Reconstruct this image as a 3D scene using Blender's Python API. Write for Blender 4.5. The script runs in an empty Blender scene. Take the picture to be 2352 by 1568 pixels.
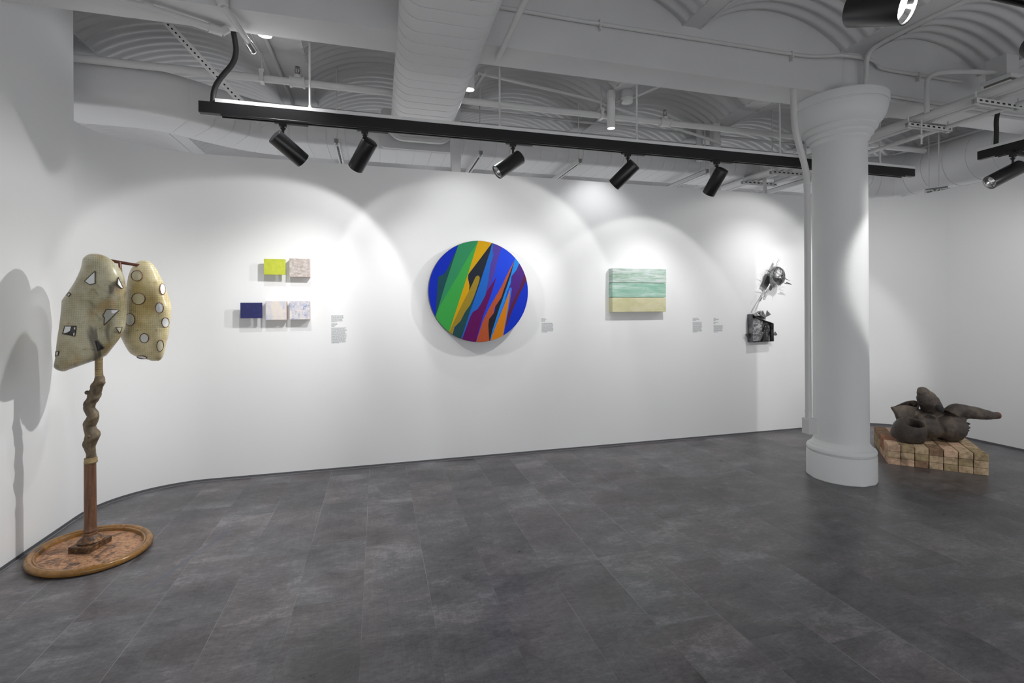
import bpy, math, random
from mathutils import Vector, Matrix, noise
random.seed(7)
scene = bpy.context.scene
COL = scene.collection

# ------------------------------------------------------------------ camera
EYE = 1.356
YAW = math.atan(309/1121.)
ROLL = 0.0055
FWD = Vector((math.sin(YAW), math.cos(YAW), 0)); RGT = Vector((math.cos(YAW), -math.sin(YAW), 0)); UPV = Vector((0, 0, 1))
cam_d = bpy.data.cameras.new('camera'); cam = bpy.data.objects.new('camera', cam_d); COL.objects.link(cam)
cam_d.sensor_fit = 'HORIZONTAL'; cam_d.sensor_width = 36.0
cam_d.lens = 1121/2352*36.0
cam_d.shift_y = -73/2352.
cam_d.clip_start = .05; cam_d.clip_end = 100
rot = Matrix((RGT, UPV, -FWD)).transposed().to_4x4() @ Matrix.Rotation(-ROLL, 4, 'Z')
cam.matrix_world = Matrix.Translation((0, 0, EYE)) @ rot
scene.camera = cam

# ------------------------------------------------------------------ world + exposure
scene.view_settings.view_transform = 'Standard'
scene.view_settings.look = 'None'
scene.view_settings.gamma = 1
scene.view_settings.use_curve_mapping = False
scene.view_settings.exposure = 0.24
W = bpy.data.worlds.new('world'); scene.world = W; W.use_nodes = True
W.node_tree.nodes['Background'].inputs[0].default_value = (.975, .985, 1, 1)
W.node_tree.nodes['Background'].inputs[1].default_value = 1.95


def P_at(x, y, dep):
    """point seen at a picture position at a given depth (used to read the place off the photograph)"""
    dx, dy = x-1176., y-711.
    u = dx*math.cos(ROLL)-dy*math.sin(ROLL); v = dx*math.sin(ROLL)+dy*math.cos(ROLL)
    return Vector((0, 0, EYE)) + (FWD + RGT*(u/1121.) - UPV*(v/1121.))*dep


# ------------------------------------------------------------------ materials
def mat(name, col, rough=.5, metal=0., spec=.5, emit=None, estr=0.):
    m = bpy.data.materials.new(name); m.use_nodes = True
    b = m.node_tree.nodes['Principled BSDF']
    b.inputs['Base Color'].default_value = (*col, 1)
    b.inputs['Roughness'].default_value = rough
    b.inputs['Metallic'].default_value = metal
    b.inputs['Specular IOR Level'].default_value = spec
    if emit:
        b.inputs['Emission Color'].default_value = (*emit, 1); b.inputs['Emission Strength'].default_value = estr
    return m


class NT:
    def __init__(s, m):
        s.m = m; s.t = m.node_tree; s.b = s.t.nodes['Principled BSDF']

    def n(s, typ, **kw):
        nd = s.t.nodes.new(typ)
        for k, v in kw.items():
            setattr(nd, k, v)
        return nd

    def l(s, a, b):
        s.t.links.new(a, b)

    def val(s, x, inp):
        if isinstance(x, (int, float)):
            inp.default_value = x
        else:
            s.l(x, inp)

    def math(s, op, a, b=0., c=0., clamp=False):
        nd = s.n('ShaderNodeMath', operation=op, use_clamp=clamp)
        s.val(a, nd.inputs[0]); s.val(b, nd.inputs[1]); s.val(c, nd.inputs[2])
        return nd.outputs[0]

    def coord(s, which='Object'):
        return s.n('ShaderNodeTexCoord').outputs[which]

    def geo(s):
        return s.n('ShaderNodeNewGeometry').outputs['Position']

    def mapping(s, vec, scale=(1, 1, 1), loc=(0, 0, 0), rot=(0, 0, 0)):
        nd = s.n('ShaderNodeMapping'); s.l(vec, nd.inputs[0])
        nd.inputs['Scale'].default_value = scale; nd.inputs['Location'].default_value = loc; nd.inputs['Rotation'].default_value = rot
        return nd.outputs[0]

    def noise(s, vec, scale, detail=3., rough=.5, dist=0.):
        nd = s.n('ShaderNodeTexNoise'); s.l(vec, nd.inputs['Vector'])
        nd.inputs['Scale'].default_value = scale; nd.inputs['Detail'].default_value = detail
        nd.inputs['Roughness'].default_value = rough; nd.inputs['Distortion'].default_value = dist
        return nd.outputs['Fac']

    def ramp(s, fac, stops, interp='LINEAR'):
        nd = s.n('ShaderNodeValToRGB'); s.l(fac, nd.inputs[0]); cr = nd.color_ramp; cr.interpolation = interp
        while len(cr.elements) < len(stops):
            cr.elements.new(.5)
        for e, (p, c) in zip(cr.elements, stops):
            e.position = p; e.color = (*c, 1) if len(c) == 3 else c
        return nd.outputs[0]

    def mix(s, fac, a, b, mode='MIX'):
        nd = s.n('ShaderNodeMix', data_type='RGBA', blend_type=mode)
        s.val(fac, nd.inputs[0])
        for x, i in ((a, 6), (b, 7)):
            if isinstance(x, tuple):
                nd.inputs[i].default_value = (*x, 1)
            else:
                s.l(x, nd.inputs[i])
        return nd.outputs[2]

    def bump(s, h, strength=.3, dist=.01):
        nd = s.n('ShaderNodeBump'); s.l(h, nd.inputs['Height'])
        nd.inputs['Strength'].default_value = strength; nd.inputs['Distance'].default_value = dist
        s.l(nd.outputs[0], s.b.inputs['Normal'])

    def color(s, c):
        s.l(c, s.b.inputs['Base Color'])


def srgb(r, g, b):
    def f(c):
        c /= 255.
        return c/12.92 if c <= .04045 else ((c+.055)/1.055)**2.4
    return (f(r), f(g), f(b))


M = {}
# white wall paint
m = mat('wall_paint', (.83, .835, .84), .62, spec=.3); t = NT(m)
t.bump(t.noise(t.geo(), 60, 4), .04, .004); M['wall'] = m
# ceiling paint, thick and a little uneven
m = mat('ceiling_paint', (.66, .66, .67), .55, spec=.35); t = NT(m)
t.color(t.ramp(t.noise(t.geo(), 2.2, 4), [(.3, (.62, .62, .63)), (.75, (.68, .68, .68))]))
t.bump(t.noise(t.geo(), 35, 5), .12, .006); M['ceil'] = m
m = mat('column_paint', (.74, .75, .75), .6, spec=.25); t = NT(m)
t.bump(t.noise(t.geo(), 14, 6), .16, .012); M['column'] = m
m = mat('duct_paint', (.68, .68, .685), .5, spec=.4); t = NT(m)
t.bump(t.noise(t.geo(), 9, 3), .10, .01); M['duct'] = m
M['pipe'] = mat('pipe_paint', (.62, .62, .62), .42, spec=.45)
M['whitemetal'] = mat('white_enamel', (.75, .75, .75), .35)
M['black'] = mat('black_enamel', (.010, .010, .011), .32, spec=.5)
M['blackmatte'] = mat('black_plastic', (.012, .012, .012), .6)
M['hole'] = mat('slot_shadow_black', (.02, .02, .02), .9)
M['chrome'] = mat('chrome', (.8, .8, .8), .12, 1.)
M['brass'] = mat('old_brass', (.30, .29, .27), .35, 1.)
M['seam'] = mat('shadow_gap_grey', (.11, .11, .12), .6)
M['ink'] = mat('grey_lettering', srgb(96, 106, 112), .7)
M['glow'] = mat('lit_lens', (1, 1, 1), .3, emit=(1, .98, .95), estr=14.)
M['glow_hot'] = mat('hot_lens', (1, 1, 1), .3, emit=(1, .98, .94), estr=60.)

# floor: grey vinyl tiles 0.305 x 0.61 with smeared concrete look
m = mat('grey_vinyl_tiles', (.1, .1, .1), .42, spec=.5); t = NT(m)
pos = t.geo(); sx = t.n('ShaderNodeSeparateXYZ'); t.l(pos, sx.inputs[0])
X, Y = sx.outputs[0], sx.outputs[1]
TW, TL = .3052, .61
u = t.math('DIVIDE', t.math('ADD', X, 1.294+TW*20), TW)
ui = t.math('FLOOR', u); uf = t.math('FRACT', u)
wn = t.n('ShaderNodeTexWhiteNoise', noise_dimensions='1D'); t.l(ui, wn.inputs['W'])
v = t.math('ADD', t.math('DIVIDE', t.math('ADD', Y, 20.), TL), wn.outputs['Value'])
vi = t.math('FLOOR', v); vf = t.math('FRACT', v)
cb = t.n('ShaderNodeCombineXYZ'); t.l(ui, cb.inputs[0]); t.l(vi, cb.inputs[1])
wt = t.n('ShaderNodeTexWhiteNoise', noise_dimensions='3D'); t.l(cb.outputs[0], wt.inputs['Vector'])
# shift texture per tile
off = t.n('ShaderNodeVectorMath', operation='MULTIPLY_ADD'); t.l(wt.outputs['Color'], off.inputs[0]); off.inputs[1].default_value = (7, 9, 3); t.l(pos, off.inputs[2])
pv = off.outputs[0]
cloud = t.noise(t.mapping(pv, (1.5, 2.6, 1)), 2.4, 9, .72, .5)
patch = t.noise(t.mapping(pos, (1., 1.6, 1)), 1.7, 5, .6, .3)
fine = t.noise(t.mapping(pv, (6, 14, 1)), 5, 8, .78, .6)
streak = t.noise(t.mapping(pos, (70, 3, 1), rot=(0, 0, .12)), 2.0, 5, .75)
mixv = t.math('ADD', t.math('ADD', t.math('MULTIPLY', cloud, .38), t.math('MULTIPLY', patch, .24)), t.math('ADD', t.math('MULTIPLY', fine, .28), t.math('MULTIPLY', streak, .10)))
mixv = t.math('ADD', mixv, t.math('MULTIPLY', t.math('SUBTRACT', wt.outputs['Value'], .5), .055))
base = t.ramp(mixv, [(.39, (.032, .030, .035)), (.46, (.072, .070, .077)), (.53, (.122, .122, .131)), (.62, (.25, .25, .265))])
hue = t.noise(pv, 1.7, 3)
base = t.mix(t.ramp(hue, [(.40, (0, 0, 0)), (.60, (.9, .9, .9))]), base, t.mix(1., base, (1.06, .95, .93), 'MULTIPLY'))
scr = t.ramp(t.noise(t.mapping(pos, (90, 2.6, 1), rot=(0, 0, .25)), 1.2, 3, .6), [(.24, (.7, .7, .7)), (.33, (1, 1, 1))])
base = t.mix(.8, base, scr, 'MULTIPLY')
eu = t.math('LESS_THAN', uf, .009)
ev = t.math('LESS_THAN', vf, .005)
sn = t.noise(pos, 1.1, 2)
base = t.mix(t.math('MULTIPLY', eu, t.ramp(sn, [(.44, (.0, .0, .0)), (.60, (.8, .8, .8))])), base, (.26, .26, .27))
base = t.mix(t.math('MULTIPLY', ev, .5), base, (.045, .045, .05))
# faint blue stroke on the tiles right of the tray
dl = t.math('ABSOLUTE', t.math('ADD', t.math('MULTIPLY', t.math('SUBTRACT', X, -.99), .942), t.math('MULTIPLY', t.math('SUBTRACT', Y, 3.09), -.336)))
bl_ = t.math('MULTIPLY', t.math('LESS_THAN', dl, .012), t.math('LESS_THAN', t.math('ABSOLUTE', t.math('SUBTRACT', Y, 3.09)), .29))
base = t.mix(t.math('MULTIPLY', bl_, .45), base, (.055, .075, .13))
t.color(base)
t.l(t.ramp(cloud, [(.3, (.27, .27, .27)), (.7, (.42, .42, .42))]), t.b.inputs['Roughness'])
t.bump(t.math('SUBTRACT', t.math('MULTIPLY', fine, .5), t.math('MAXIMUM', eu, ev)), .12, .002)
M['floor'] = m


def wood(name, c1, c2, scale=8, rough=.45, stretch=(1, 1, .12)):
    m = mat(name, c1, rough); t = NT(m)
    n = t.noise(t.mapping(t.geo(), stretch), scale*6, 5, .65, .8)
    t.color(t.ramp(n, [(.3, c2), (.65, c1)])); t.bump(n, .25, .004)
    return m


M['pole_wood'] = wood('brown_turned_wood', srgb(122, 84, 58), srgb(72, 48, 34), 8)
M['rim_wood'] = wood('honey_varnished_wood', srgb(150, 108, 52), srgb(104, 70, 32), 3, .22, (1, 1, 1))
M['branch'] = wood('wrapped_grey_brown_branch', srgb(120, 105, 80), srgb(62, 52, 42), 5, .6, (1, 1, .5))
M['wrap'] = wood('ochre_wrapping', srgb(165, 145, 100), srgb(100, 82, 54), 6, .55, (.3, .3, 2))
M['copper'] = mat('dull_copper', srgb(110, 72, 60), .4, .6)
# carved copper-brown tray bed
m = mat('scratched_copper_leaf', (.3, .2, .1), .42, .35); t = NT(m)
g = t.geo()
n1 = t.noise(t.mapping(g, (22, 70, 1), rot=(0, 0, .5)), 1.5, 6, .7, 1.6)
n2 = t.noise(g, 9, 5, .7, 1)
c = t.ramp(n1, [(.34, srgb(84, 56, 42)), (.44, srgb(150, 106, 78)), (.56, srgb(214, 166, 126))])
c = t.mix(t.ramp(n2, [(.50, (0, 0, 0)), (.62, (.9, .9, .9))]), c, srgb(78, 66, 60))
t.color(c); t.bump(n1, .7, .006); M['traybed'] = m
m = mat('chipped_dark_plinth', (.1, .08, .05), .5); t = NT(m); g = t.geo()
t.color(t.ramp(t.noise(g, 45, 5, .7), [(.40, srgb(58, 42, 32)), (.56, srgb(96, 68, 44)), (.68, srgb(186, 128, 62))]))
t.bump(t.noise(g, 60, 5), .6, .006); M['plinth'] = m

# paper shades with a drawn ink grid
def shade_mat(name, ca, cb_, smudge):
    m = mat(name, ca, .33, spec=.5); t = NT(m)
    uv = t.coord('UV')
    dn = t.n('ShaderNodeTexNoise'); t.l(uv, dn.inputs['Vector']); dn.inputs['Scale'].default_value = 3.0; dn.inputs['Detail'].default_value = 1.5
    wob = t.n('ShaderNodeVectorMath', operation='MULTIPLY_ADD'); t.l(dn.outputs['Color'], wob.inputs[0]); wob.inputs[1].default_value = (.05, .05, 0); t.l(uv, wob.inputs[2])
    s = t.n('ShaderNodeSeparateXYZ'); t.l(wob.outputs[0], s.inputs[0])
    a = t.math('FRACT', t.math('MULTIPLY', s.outputs[0], 98.)); b = t.math('FRACT', t.math('MULTIPLY', s.outputs[1], 92.))
    la = t.math('LESS_THAN', a, .10); lb = t.math('LESS_THAN', b, .10)
    grid = t.math('MAXIMUM', la, lb)
    dens = t.ramp(t.noise(uv, 6, 3), [(.38, (.25, .25, .25)), (.6, (.95, .95, .95))])
    grid = t.math('MULTIPLY', grid, dens)
    # a few long loose strokes
    strokes = t.noise(t.mapping(uv, (3, 26, 1), rot=(0, 0, .5)), 1.4, 2, .4)
    st = t.math('LESS_THAN', t.math('ABSOLUTE', t.math('SUBTRACT', strokes, .5)), .0028)
    grid = t.math('MAXIMUM', grid, t.math('MULTIPLY', st, .8))
    base = t.ramp(t.noise(uv, 5.5, 5, .65), [(.34, cb_), (.60, ca)])
    base = t.mix(t.ramp(t.noise(t.mapping(uv, (1, 1, 1), loc=(3, 1, 0)), 7, 4), [(.55, (0, 0, 0)), (.72, (.7, .7, .7))]), base, srgb(176, 140, 74))
    if smudge:
        sm = t.noise(t.mapping(uv, (1.2, .8, 1), loc=(.2, .9, 0)), 5.0, 2, .4, 1.5)
        base = t.mix(t.ramp(sm, [(.58, (0, 0, 0)), (.70, (.75, .75, .75))]), base, srgb(52, 50, 46))
    t.color(t.mix(t.math('MULTIPLY', grid, .75), base, srgb(58, 54, 40)))
    t.bump(t.noise(uv, 40, 4), .25, .004)
    return m


M['shade_a'] = shade_mat('ink_gridded_olive_paper', srgb(190, 184, 156), srgb(146, 136, 98), True)
M['shade_b'] = shade_mat('ink_gridded_cream_paper', srgb(226, 214, 172), srgb(186, 166, 112), False)
M['pane'] = mat('pale_translucent_pane', srgb(222, 226, 224), .25)
M['pane_warm'] = mat('cream_pane', srgb(210, 205, 180), .25)
M['pane_dark'] = mat('black_painted_pane', srgb(40, 40, 42), .2)
M['rimink'] = mat('dark_drawn_rim', srgb(64, 52, 44), .5)

# clay
m = mat('dark_fired_clay', (.06, .05, .045), .5, spec=.4); t = NT(m); g = t.geo()
t.color(t.ramp(t.noise(g, 7, 5, .6), [(.32, srgb(50, 44, 42)), (.52, srgb(78, 70, 64)), (.70, srgb(108, 96, 80))]))
t.bump(t.noise(g, 30, 7, .7), .8, .012); M['clay'] = m
M['clay_red'] = mat('raw_red_clay', srgb(112, 66, 58), .6)


def brickmat(i, c1, c2):
    m = mat('old_brick_%d' % i, c1, .85, spec=.2); t = NT(m); g = t.geo()
    n = t.noise(g, 24, 6, .7)
    c = t.ramp(n, [(.34, c2), (.58, c1)])
    c = t.mix(t.ramp(t.noise(g, 9, 3), [(.56, (0, 0, 0)), (.7, (.7, .7, .7))]), c, srgb(96, 82, 66))
    t.color(c); t.bump(n, .5, .006)
    return m


M['bricks'] = [brickmat(0, srgb(204, 180, 148), srgb(158, 134, 106)), brickmat(1, srgb(176, 124, 96), srgb(126, 84, 64)),
               brickmat(2, srgb(222, 188, 160), srgb(176, 142, 116)), brickmat(3, srgb(162, 132, 106), srgb(116, 90, 72)), brickmat(4, srgb(180, 160, 124), srgb(130, 112, 84))]
BR_NAME = ['sandy', 'reddish', 'pale pink', 'dull brown', 'greyish tan']

# paintings
def canvas(name, stops, scale, stretch=(1, 1, 1), rough=.55, detail=5, dist=.5):
    m = mat(name, stops[0][1], rough); t = NT(m)
    n = t.noise(t.mapping(t.geo(), stretch), scale, detail, .65, dist)
    t.color(t.ramp(n, stops)); t.bump(n, .15, .002)
    return m


M['yellowcloth'] = canvas('lime_yellow_cloth', [(.35, srgb(176, 184, 54)), (.65, srgb(190, 196, 66))], 30)
M['navycloth'] = canvas('navy_cloth', [(.35, srgb(30, 34, 86)), (.65, srgb(38, 42, 100))], 40)
M['woodside'] = mat('pale_pinkish_birch', srgb(212, 194, 182), .6)
m = canvas('taupe_scratched_grid', [(.34, srgb(150, 138, 132)), (.5, srgb(182, 172, 166)), (.68, srgb(206, 200, 198))], 34, (1, 1, 1.6), detail=9, dist=.1); M['taupe'] = m
m = mat('cream_blue_wash', srgb(236, 226, 218), .6); t = NT(m); g = t.geo()
c = t.ramp(t.noise(g, 16, 5, .6, .6), [(.46, srgb(222, 212, 204)), (.60, srgb(200, 200, 208)), (.74, srgb(150, 156, 184))])
t.color(c); M['wash'] = m
m = mat('blue_marbled_ink', srgb(230, 224, 222), .6); t = NT(m); g = t.geo()
c = t.ramp(t.noise(g, 44, 9, .80, .5), [(.42, srgb(222, 214, 210)), (.52, srgb(180, 186, 206)), (.60, srgb(108, 120, 160)), (.68, srgb(52, 58, 90))])
c = t.mix(t.ramp(t.noise(g, 11, 3), [(.46, (0, 0, 0)), (.60, (.8, .8, .8))]), c, srgb(224, 214, 208))
t.color(c); M['marble'] = m
M['gr_top'] = canvas('pale_sage_brushing', [(.36, srgb(140, 172, 148)), (.50, srgb(180, 196, 190)), (.66, srgb(208, 212, 212))], 5, (1.0, 1, 7), detail=6)
M['gr_mid'] = canvas('sea_green_brushing', [(.34, srgb(124, 170, 150)), (.52, srgb(152, 188, 172)), (.70, srgb(192, 210, 204))], 5, (1.0, 1, 7), detail=6)
M['gr_bot'] = canvas('cream_canvas', [(.36, srgb(190, 188, 144)), (.6, srgb(206, 200, 168))], 5, (1, 1, 2), detail=5)
M['canvas_side'] = mat('grey_canvas_edge', srgb(176, 178, 172), .7)
m = mat('hammered_steel', (.33, .33, .34), .28, 1.); t = NT(m); g = t.geo()
t.color(t.ramp(t.noise(g, 30, 5, .7), [(.36, (.12, .12, .125)), (.6, (.38, .38, .39))])); t.bump(t.noise(g, 42, 5, .6), .9, .01); M['steel'] = m
m = mat('blued_steel_sheet', (.2, .2, .21), .3, 1.); t = NT(m); g = t.geo()
t.color(t.ramp(t.noise(g, 12, 5, .7), [(.36, (.10, .10, .105)), (.65, (.26, .26, .265))])); t.bump(t.noise(g, 22, 4, .6), .5, .01); M['steel2'] = m


# ------------------------------------------------------------------ mesh builder
class MB:
    def __init__(s):
        s.v = []; s.f = []; s.mi = []; s.uv = None

    def add(s, vs, fs, mi=0):
        o = len(s.v); s.v += [Vector(p) for p in vs]; s.f += [tuple(o+i for i in f) for f in fs]; s.mi += [mi]*len(fs); return s

    def box(s, c, sz, R=None, mi=0):
        c = Vector(c); x, y, z = (a/2 for a in sz)
        vs = [Vector((i*x, j*y, k*z)) for k in (-1, 1) for j in (-1, 1) for i in (-1, 1)]
        if R is not None:
            vs = [R @ p for p in vs]
        return s.add([c+p for p in vs], [(0, 2, 3, 1), (4, 5, 7, 6), (0, 1, 5, 4), (2, 6, 7, 3), (0, 4, 6, 2), (1, 3, 7, 5)], mi)

    def bbox(s, x0, x1, y0, y1, z0, z1, mi=0):
        return s.box(((x0+x1)/2, (y0+y1)/2, (z0+z1)/2), (x1-x0, y1-y0, z1-z0), None, mi)

    def tube(s, path, r, seg=12, caps=True, mi=0, closed=False):
        path = [Vector(p) for p in path]; n = len(path)
        rs = r if isinstance(r, (list, tuple)) else [r]*n
        tans = []
        for i in range(n):
            a = path[(i-1) % n] if (i or closed) else path[0]; b = path[(i+1) % n] if (i < n-1 or closed) else path[-1]
            tans.append((b-a).normalized())
        t0 = tans[0]; ref = Vector((0, 0, 1)) if abs(t0.z) < .9 else Vector((1, 0, 0))
        nx = t0.cross(ref).normalized(); vs = []; fs = []
        for i in range(n):
            tt = tans[i]; nx = (nx - tt*nx.dot(tt)).normalized(); ny = tt.cross(nx)
            for k in range(seg):
                a = 2*math.pi*k/seg; vs.append(path[i]+(nx*math.cos(a)+ny*math.sin(a))*rs[i])
        m_ = n if closed else n-1
        for i in range(m_):
            for k in range(seg):
                j = (i+1) % n; fs.append((i*seg+k, i*seg+(k+1) % seg, j*seg+(k+1) % seg, j*seg+k))
        if caps and not closed:
            fs.append(tuple(range(seg-1, -1, -1))); fs.append(tuple((n-1)*seg+k for k in range(seg)))
        return s.add(vs, fs, mi)

    def lathe(s, prof, org=(0, 0, 0), seg=32, R=None, mi=0, caps=True):
        """prof: list of (radius, height)"""
        org = Vector(org); vs = []; fs = []
        for (r, z) in prof:
            for k in range(seg):
                a = 2*math.pi*k/seg; p = Vector((r*math.cos(a), r*math.sin(a), z))
                vs.append(org+(R @ p if R is not None else p))
        for i in range(len(prof)-1):
            for k in range(seg):
                fs.append((i*seg+k, i*seg+(k+1) % seg, (i+1)*seg+(k+1) % seg, (i+1)*seg+k))
        if caps:
            fs.append(tuple(range(seg-1, -1, -1))); fs.append(tuple((len(prof)-1)*seg+k for k in range(seg)))
        return s.add(vs, fs, mi)

    def sweep(s, prof, path, mi=0, caps=True, scales=None):
        """prof: closed list (side, up); path: list of points, up stays +Z"""
        path = [Vector(p) for p in path]; n = len(path); k = len(prof); vs = []; fs = []
        for i in range(n):
            a = path[max(0, i-1)]; b = path[min(n-1, i+1)]
            tt = (b-a).normalized(); sd = Vector((tt.y, -tt.x, 0)).normalized(); up = sd.cross(tt)
            sc = scales[i] if scales else 1
            for (x, y) in prof:
                vs.append(path[i]+sd*x*sc+up*y*sc)
        for i in range(n-1):
            for j in range(k):
                fs.append((i*k+j, i*k+(j+1) % k, (i+1)*k+(j+1) % k, (i+1)*k+j))
        if caps:
            fs.append(tuple(range(k-1, -1, -1))); fs.append(tuple((n-1)*k+j for j in range(k)))
        return s.add(vs, fs, mi)

    def prism(s, poly, thick, org=(0, 0, 0), ax=(1, 0, 0), ay=(0, 0, 1), mi=0):
        ax = Vector(ax); ay = Vector(ay); nn = ax.cross(ay).normalized()*thick; org = Vector(org)
        n = len(poly)
        a = [org+ax*x+ay*y for x, y in poly]; b = [p+nn for p in a]
        return s.add(a+b, [tuple(range(n-1, -1, -1)), tuple(range(n, 2*n))]+[(i, (i+1) % n, n+(i+1) % n, n+i) for i in range(n)], mi)

    def sphere(s, c, r, seg=16, ring=10, sc=(1, 1, 1), R=None, mi=0):
        prof = [(max(1e-4, math.sin(math.pi*i/ring))*r, -math.cos(math.pi*i/ring)*r) for i in range(ring+1)]
        c = Vector(c); o = len(s.v); s.lathe(prof, (0, 0, 0), seg, None, mi)
        for i in range(o, len(s.v)):
            p = Vector((s.v[i].x*sc[0], s.v[i].y*sc[1], s.v[i].z*sc[2]))
            s.v[i] = c+(R @ p if R is not None else p)
        return s


WL = {}


def build(name, mb, mats, parent=None, smooth=40, label=None, cat=None, group=None, kind=None, org=None, bevel=0):
    if not isinstance(mats, (list, tuple)):
        mats = [mats]
    me = bpy.data.meshes.new(name)
    if org is None:
        xs = [p.x for p in mb.v]; ys = [p.y for p in mb.v]; zs = [p.z for p in mb.v]
        org = Vector(((min(xs)+max(xs))/2, (min(ys)+max(ys))/2, min(zs)))
    org = Vector(org)
    me.from_pydata([p-org for p in mb.v], [], mb.f)
    for mm in mats:
        me.materials.append(mm)
    if len(mats) > 1:
        me.polygons.foreach_set('material_index', mb.mi)
    if mb.uv:
        ul = me.uv_layers.new(name='UVMap')
        for lp in me.loops:
            ul.data[lp.index].uv = mb.uv[lp.vertex_index]
    me.validate(clean_customdata=False)
    if smooth:
        me.shade_smooth(); me.set_sharp_from_angle(angle=math.radians(smooth))
    o = bpy.data.objects.new(name, me); COL.objects.link(o)
    if parent:
        o.parent = parent; o.location = org-WL[parent.name]
    else:
        o.location = org
    WL[o.name] = org
    if bevel:
        bv = o.modifiers.new('bevel', 'BEVEL'); bv.width = bevel; bv.segments = 2; bv.limit_method = 'ANGLE'
    tagit(o, label, cat, group, kind)
    return o


def tagit(o, label=None, cat=None, group=None, kind=None):
    if label: o['label'] = label
    if cat: o['category'] = cat
    if group: o['group'] = group
    if kind: o['kind'] = kind


def thing(name, loc, label, cat, group=None):
    o = bpy.data.objects.new(name, None); COL.objects.link(o); o.location = loc; o.empty_display_size = .05
    WL[o.name] = Vector(loc); tagit(o, label, cat, group); return o


def struct(name, mb, mm, smooth=40, parent=None):
    return build(name, mb, mm, parent, smooth, kind=None if parent else 'structure')


def rrect(w, h, r, n=6):
    """rounded rectangle, counter-clockwise"""
    pts = []
    for cx, cy, a0 in ((w/2-r, h/2-r, 0), (-w/2+r, h/2-r, 90), (-w/2+r, -h/2+r, 180), (w/2-r, -h/2+r, 270)):
        for i in range(n+1):
            a = math.radians(a0+90*i/n); pts.append((cx+r*math.cos(a), cy+r*math.sin(a)))
    return pts


def smooth_path(pts, step=.06, it=3):
    pts = [Vector(p) for p in pts]
    for _ in range(it):  # Chaikin
        q = [pts[0]]
        for a, b in zip(pts, pts[1:]):
            q += [a.lerp(b, .25), a.lerp(b, .75)]
        q.append(pts[-1]); pts = q
    return pts


def resample(pts, step):
    out = [pts[0]]; acc = 0
    for a, b in zip(pts, pts[1:]):
        L = (b-a).length
        if L < 1e-6: continue
        d = step-acc
        while d <= L:
            out.append(a.lerp(b, d/L)); d += step
        acc = L-(d-step)
    if (out[-1]-pts[-1]).length > step*.3: out.append(pts[-1])
    return out


# ================================================================== THE SETTING
XL, YB, XR = -1.915, 4.41, 5.845
WT = 2.612
FR = []
struct('floor', MB().bbox(-5, 10, -2.7, 9, -.05, 0), M['floor'], 0)


def arc(cx, cy, r, a0, a1, n=16):
    return [(cx+r*math.cos(math.radians(a0+(a1-a0)*i/n)), cy+r*math.sin(math.radians(a0+(a1-a0)*i/n))) for i in range(n+1)]


def wall_strip(pts, z0, z1, th, side=1):
    mb = MB(); n = len(pts); vs = []
    for i, (x, y) in enumerate(pts):
        a = pts[max(0, i-1)]; b = pts[min(n-1, i+1)]
        tx, ty = b[0]-a[0], b[1]-a[1]; L = math.hypot(tx, ty); nx, ny = -ty/L*side, tx/L*side
        vs += [(x, y, z0), (x, y, z1), (x+nx*th, y+ny*th, z1), (x+nx*th, y+ny*th, z0)]
    fs = []
    for i in range(n-1):
        a = i*4; b = a+4
        fs += [(a, b, b+1, a+1), (a+1, b+1, b+2, a+2), (a+2, b+2, b+3, a+3), (a+3, b+3, b, a)]
    fs += [(0, 1, 2, 3), ((n-1)*4+3, (n-1)*4+2, (n-1)*4+1, (n-1)*4)]
    return mb.add(vs, fs)


GAP = .018
R1x, R1y = .62, .56
cornL = [(XL+R1x*(1-math.sin(math.radians(t_))), YB-R1y*(1-math.cos(math.radians(t_)))) for t_ in range(90, -1, -6)]
cornR = [(XR-.55+.55*math.sin(math.radians(t_)), YB-.62+.62*math.cos(math.radians(t_))) for t_ in range(0, 91, 6)]
back = cornL+[(0, YB), (2, YB), (4, YB)]+cornR
struct('wall_left', wall_strip([(XL, -2.6), (XL, 0), (XL, 2.6), (XL, YB-R1y)], GAP, 3.33, .13), M['wall'])
struct('wall_back', wall_strip(back, GAP, WT, .13), M['wall'])
struct('wall_right', wall_strip([(XR, YB-.62), (XR+.01, 3.0), (XR+.03, 1.5), (XR+.03, -2.6)], GAP, WT, .13), M['wall'])


def off(pts, d):
    return wall_strip(pts, 0, GAP, .1)


struct('shadow_gap_back', wall_strip([(x, y) for x, y in back], 0, GAP, .12), M['seam'])  # dark grey strips stand in for the shade in the gap under the walls
struct('shadow_gap_left', wall_strip([(XL, -2.6), (XL, YB-R1y)], 0, GAP, .12), M['seam'])
struct('shadow_gap_right', wall_strip([(XR, YB-.62), (XR+.01, 3.0), (XR+.03, 1.5), (XR+.03, -2.6)], 0, GAP, .12), M['seam'])
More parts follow.
